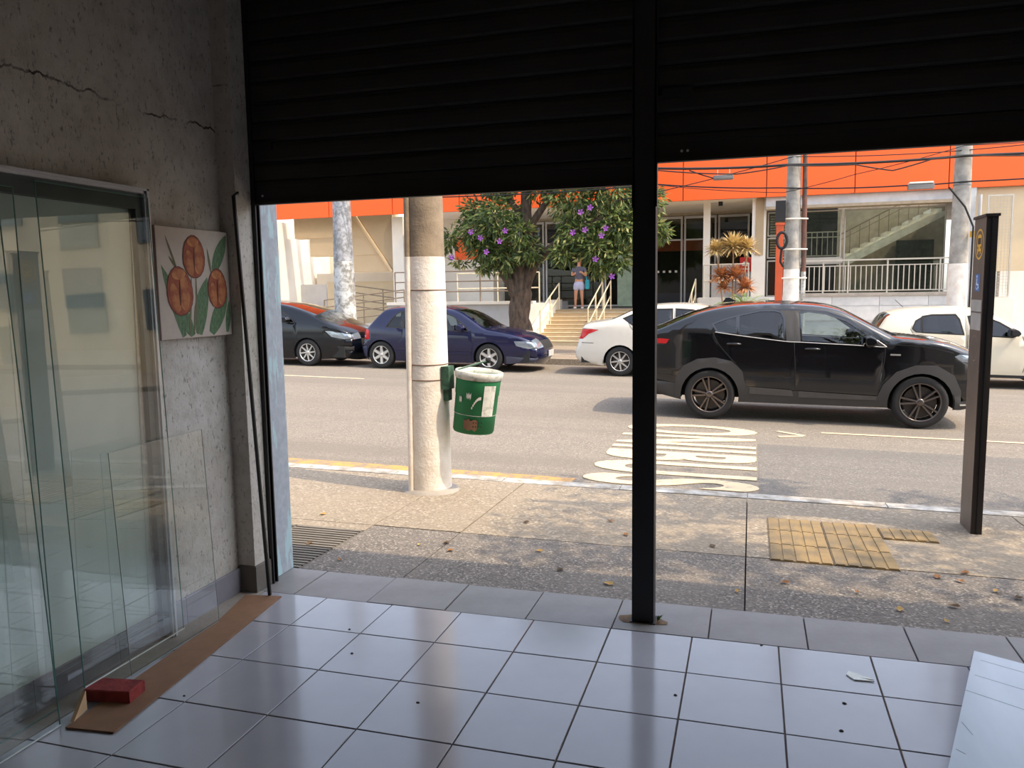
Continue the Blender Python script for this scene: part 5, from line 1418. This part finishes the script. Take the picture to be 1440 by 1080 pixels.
def rosette(mb, ctr_, n_, L, w, up=.4, rnd=random):
    for k in range(n_):
        a = rnd.uniform(0, 2 * PI); e = rnd.uniform(-.6, 1.5)
        d = Vector((math.cos(a) * math.cos(e), math.sin(a) * math.cos(e), math.sin(e) * .9 + up * .1)).normalized()
        sd = d.cross(Vector((0, 0, 1)) if abs(d.z) < .95 else Vector((1, 0, 0))).normalized(); l_ = L * rnd.uniform(.7, 1.1)
        c0 = Vector(ctr_); m1 = c0 + d * l_ * .5 + Vector((0, 0, .02)); e1 = c0 + d * l_ - Vector((0, 0, l_ * .08))
        mb.add([c0, m1 + sd * w, e1, m1 - sd * w, m1 + Vector((0, 0, -.008))], [(0, 1, 4), (1, 2, 4), (2, 3, 4), (3, 0, 4)])
    return mb
YU = M('yucca_yellow', c(226, 206, 146), .6, base2=c(180, 150, 98), scale=9)
YO = M('yucca_orange', c(214, 160, 108), .6, base2=c(172, 110, 72), scale=9)
CG = M('cycad_green', c(112, 138, 62), .55, base2=c(70, 98, 44), scale=9)
yu = thing('dracaena_plant', 'yellow and orange spiky dracaena growing by the terrace corner railing', 'plant', (-.55, 22.9, .1))
for (x_, y_, z_, n_, L, mt) in ((-.50, 22.9, 2.66, 120, .52, YU), (-.95, 22.95, 2.60, 80, .42, YU), (-.12, 22.95, 2.62, 80, .46, YU), (-.82, 22.85, 1.88, 100, .42, YO), (-.44, 22.85, 1.86, 100, .44, YO), (-.16, 22.85, 1.56, 80, .40, YO), (-.72, 22.85, 1.56, 60, .36, YO)):
    rosette(MB(), (x_, y_, z_), n_ * 2, L, .030).build('leaf_rosette', mt, yu)['kind'] = 'stuff'
for (x_, z_) in ((-.50, 2.72), (-.95, 2.66), (-.12, 2.66), (-.42, 1.86)):
    MB().tube([(-.5 + (x_ + .5) * .3, 22.9, .05), (x_, 22.9, z_)], .022, 6).build('stem', M('dry_stem', c(176, 142, 104), .9), yu)
cyd = thing('cycad_plant', 'green cycad with arching fronds in front of the terrace wall', 'plant', (-.15, 20.4, .05))
for k in range(26):
    a = k * 2.4; e = random.uniform(.25, 1.1); L = random.uniform(.65, .9); c0 = Vector((-.15, 20.4, 1.05))
    mb = MB(); prev = c0; pts = []
    for j in range(7):
        t = j / 6; pts.append(c0 + Vector((math.cos(a) * L * t * math.cos(e), math.sin(a) * L * t * math.cos(e), L * t * math.sin(e) - .42 * t * t * L)))
    mb.tube(pts, .008, 4)
    for j in range(1, 7):
        p = pts[j]; d = (pts[j] - pts[j - 1]).normalized(); sd = d.cross(Vector((0, 0, 1))).normalized()
        for h_ in (0, .5):
            q_ = pts[j - 1].lerp(p, h_)
            for s_ in (-1, 1):
                tip = q_ + sd * s_ * .13 * (1 - .5 * j / 7) + d * .07
                mb.add([q_ - d * .012, tip, q_ + d * .012], [(0, 1, 2)])
    mb.build('frond', CG, cyd)
MB().lathe([(.13, 0.0), (.16, .5), (.12, 1.05), (.0, 1.1)], 12, (-.15, 20.4, 0)).build('trunk', BARK, cyd)

# ================================================================ PERSON ON THE LANDING
def skin(name, J, Ed, mat, parent, lv=2):
    names = list(J); ix = {n_: i for i, n_ in enumerate(names)}
    base = wpos(parent)
    me = bpy.data.meshes.new(name)
    me.from_pydata([tuple(Vector(J[n_][0])) for n_ in names], [(ix[a], ix[b_]) for a, b_ in Ed], [])
    o = bpy.data.objects.new(name, me); col.objects.link(o); o.parent = parent
    sm = o.modifiers.new('skin', 'SKIN'); sm.use_smooth_shade = True
    ss = o.modifiers.new('sub', 'SUBSURF'); ss.levels = lv; ss.render_levels = lv
    for i, n_ in enumerate(names):
        sv = me.skin_vertices[0].data[i]; r = J[n_][1]; sv.radius = r if isinstance(r, tuple) else (r, r); sv.use_root = (i == 0)
    me.materials.append(mat)
    return o
SKINM = M('skin', c(196, 142, 112), .6, var=.04); SHIRT = M('shirt_grey', c(96, 96, 112), .9); SHORTS = M('shorts_lilac', c(178, 178, 206), .9)
HAIRM = M('hair_auburn', c(150, 84, 52), .7); SHOE = M('shoe_white', c(226, 222, 214), .7); BAGM = M('bag_teal', c(44, 150, 168), .7)
pe = thing('person', 'person in grey top and pale shorts on the landing with a teal bag', 'person', (-5.30, 25.2, .965))
J = {'pel': ((0, 0, .86), (.135, .10)), 'wai': ((0, 0, 1.02), (.115, .085)), 'che': ((0, 0, 1.20), (.15, .10)), 'nk0': ((0, 0, 1.36), (.06, .055)), 'nk1': ((0, -.01, 1.43), .045), 'hd0': ((0, -.02, 1.49), (.06, .07)), 'hd1': ((0, -.015, 1.56), (.075, .085)), 'hd2': ((0, -.01, 1.63), (.06, .07)),
     'shL': ((-.17, 0, 1.31), .055), 'elL': ((-.22, -.03, 1.08), .042), 'wrL': ((-.10, -.20, 1.12), .030), 'shR': ((.17, 0, 1.31), .055), 'elR': ((.24, -.04, 1.06), .042), 'wrR': ((.14, -.20, 1.16), .030),
     'hiL': ((-.08, 0, .82), .085), 'knL': ((-.10, -.03, .46), .055), 'anL': ((-.12, 0, .09), .036), 'hiR': ((.08, 0, .82), .085), 'knR': ((.09, .0, .46), .055), 'anR': ((.10, .05, .09), .036),
     'toL': ((-.13, -.13, .04), .035), 'toR': ((.11, -.07, .04), .035)}
Ed = [('pel', 'wai'), ('wai', 'che'), ('che', 'nk0'), ('nk0', 'nk1'), ('nk1', 'hd0'), ('hd0', 'hd1'), ('hd1', 'hd2'), ('che', 'shL'), ('shL', 'elL'), ('elL', 'wrL'), ('che', 'shR'), ('shR', 'elR'), ('elR', 'wrR'), ('pel', 'hiL'), ('hiL', 'knL'), ('knL', 'anL'), ('anL', 'toL'), ('pel', 'hiR'), ('hiR', 'knR'), ('knR', 'anR'), ('anR', 'toR')]
for s_, w_ in ((-1, 'wrL'), (1, 'wrR')):                 # palms and five fingers
    wx, wy, wz = J[w_][0]; pn = 'pa' + w_
    J[pn] = ((wx - s_ * .03, wy - .05, wz + .02), (.026, .014)); Ed.append((w_, pn))
    for k in range(4):
        a = 'f%d%s' % (k, w_); b_ = 'g%d%s' % (k, w_); off = (k - 1.5) * .017
        J[a] = ((wx - s_ * .045, wy - .085, wz + .02 + off), .008); J[b_] = ((wx - s_ * .065, wy - .10 + abs(k - 1.5) * .006, wz + .015 + off), .007); Ed += [(pn, a), (a, b_)]
    J['t' + w_] = ((wx - s_ * .01, wy - .075, wz + .05), .009); Ed.append((pn, 't' + w_))
skin('body', J, Ed, SKINM, pe)
skin('shirt', {'a': ((0, 0, .90), (.15, .115)), 'b': ((0, 0, 1.04), (.135, .10)), 'c': ((0, 0, 1.20), (.168, .118)), 'd': ((0, 0, 1.33), (.10, .085)), 'l': ((-.17, 0, 1.30), .072), 'l2': ((-.205, -.015, 1.17), .062), 'r': ((.17, 0, 1.30), .072), 'r2': ((.21, -.02, 1.16), .062)}, [('a', 'b'), ('b', 'c'), ('c', 'd'), ('c', 'l'), ('l', 'l2'), ('c', 'r'), ('r', 'r2')], SHIRT, pe)
skin('shorts', {'a': ((0, 0, .93), (.155, .12)), 'b': ((0, 0, .80), (.165, .13)), 'l': ((-.09, 0, .70), .105), 'l2': ((-.095, -.015, .58), .098), 'r': ((.09, 0, .70), .105), 'r2': ((.095, 0, .58), .098)}, [('a', 'b'), ('b', 'l'), ('l', 'l2'), ('b', 'r'), ('r', 'r2')], SHORTS, pe)
skin('hair', {'a': ((0, .015, 1.66), (.075, .08)), 'b': ((0, .05, 1.58), (.088, .06)), 'd': ((0, .07, 1.46), (.075, .045)), 'e': ((0, .075, 1.34), (.05, .03))}, [('a', 'b'), ('b', 'd'), ('d', 'e')], HAIRM, pe)
for s_ in (-1, 1):
    ax, ay = (-.12, 0) if s_ < 0 else (.10, .05)
    skin('shoe', {'a': ((ax, ay + .02, .05), .05), 'b': ((ax, ay - .06, .045), (.048, .04)), 'c': ((ax + s_ * .01, ay - .15, .035), (.042, .03))}, [('a', 'b'), ('b', 'c')], SHOE, pe)
    MB().lathe([(0, 0), (.009, .002), (.009, .006), (0, .009)], 8, (-5.30 + s_ * .03, 25.105, .965 + 1.565), 'Y').build('eye', BLACK, pe)
    MB().lathe([(0, -.012), (.02, 0), (0, .012)], 8, (-5.30 + s_ * .083, 25.19, .965 + 1.555), 'X').build('ear', SKINM, pe)
MB().add([(-5.30, 25.09, 2.525), (-5.312, 25.105, 2.50), (-5.288, 25.105, 2.50), (-5.30, 25.078, 2.503)], [(0, 1, 3), (0, 3, 2), (1, 2, 3)]).build('nose', SKINM, pe)
MB().box(-5.325, -5.275, 25.10, 25.108, 2.472, 2.480).build('mouth', M('lips', c(150, 84, 78), .6), pe)
bag = thing('shoulder_bag', 'teal bag hanging at the hip of the person on the landing', 'bag', (-5.02, 25.16, 1.65))
mb = MB().prism([(-.10, .0), (.09, .0), (.11, .10), (.10, .30), (-.09, .30), (-.12, .10)], lambda u, v: (-5.02 + u * .6, 25.10, 1.60 + v), lambda u, v: (-5.02 + u * .6, 25.22, 1.60 + v)); bo_ = mb.build('pouch', BAGM, bag)
bv = bo_.modifiers.new('soft', 'BEVEL'); bv.width = .03; bv.segments = 2
MB().tube([(-5.05, 25.16, 1.88), (-5.09, 25.17, 2.1), (-5.12, 25.19, 2.36), (-5.03, 25.16, 1.88)], .008, 5).build('strap', BAGM, bag)
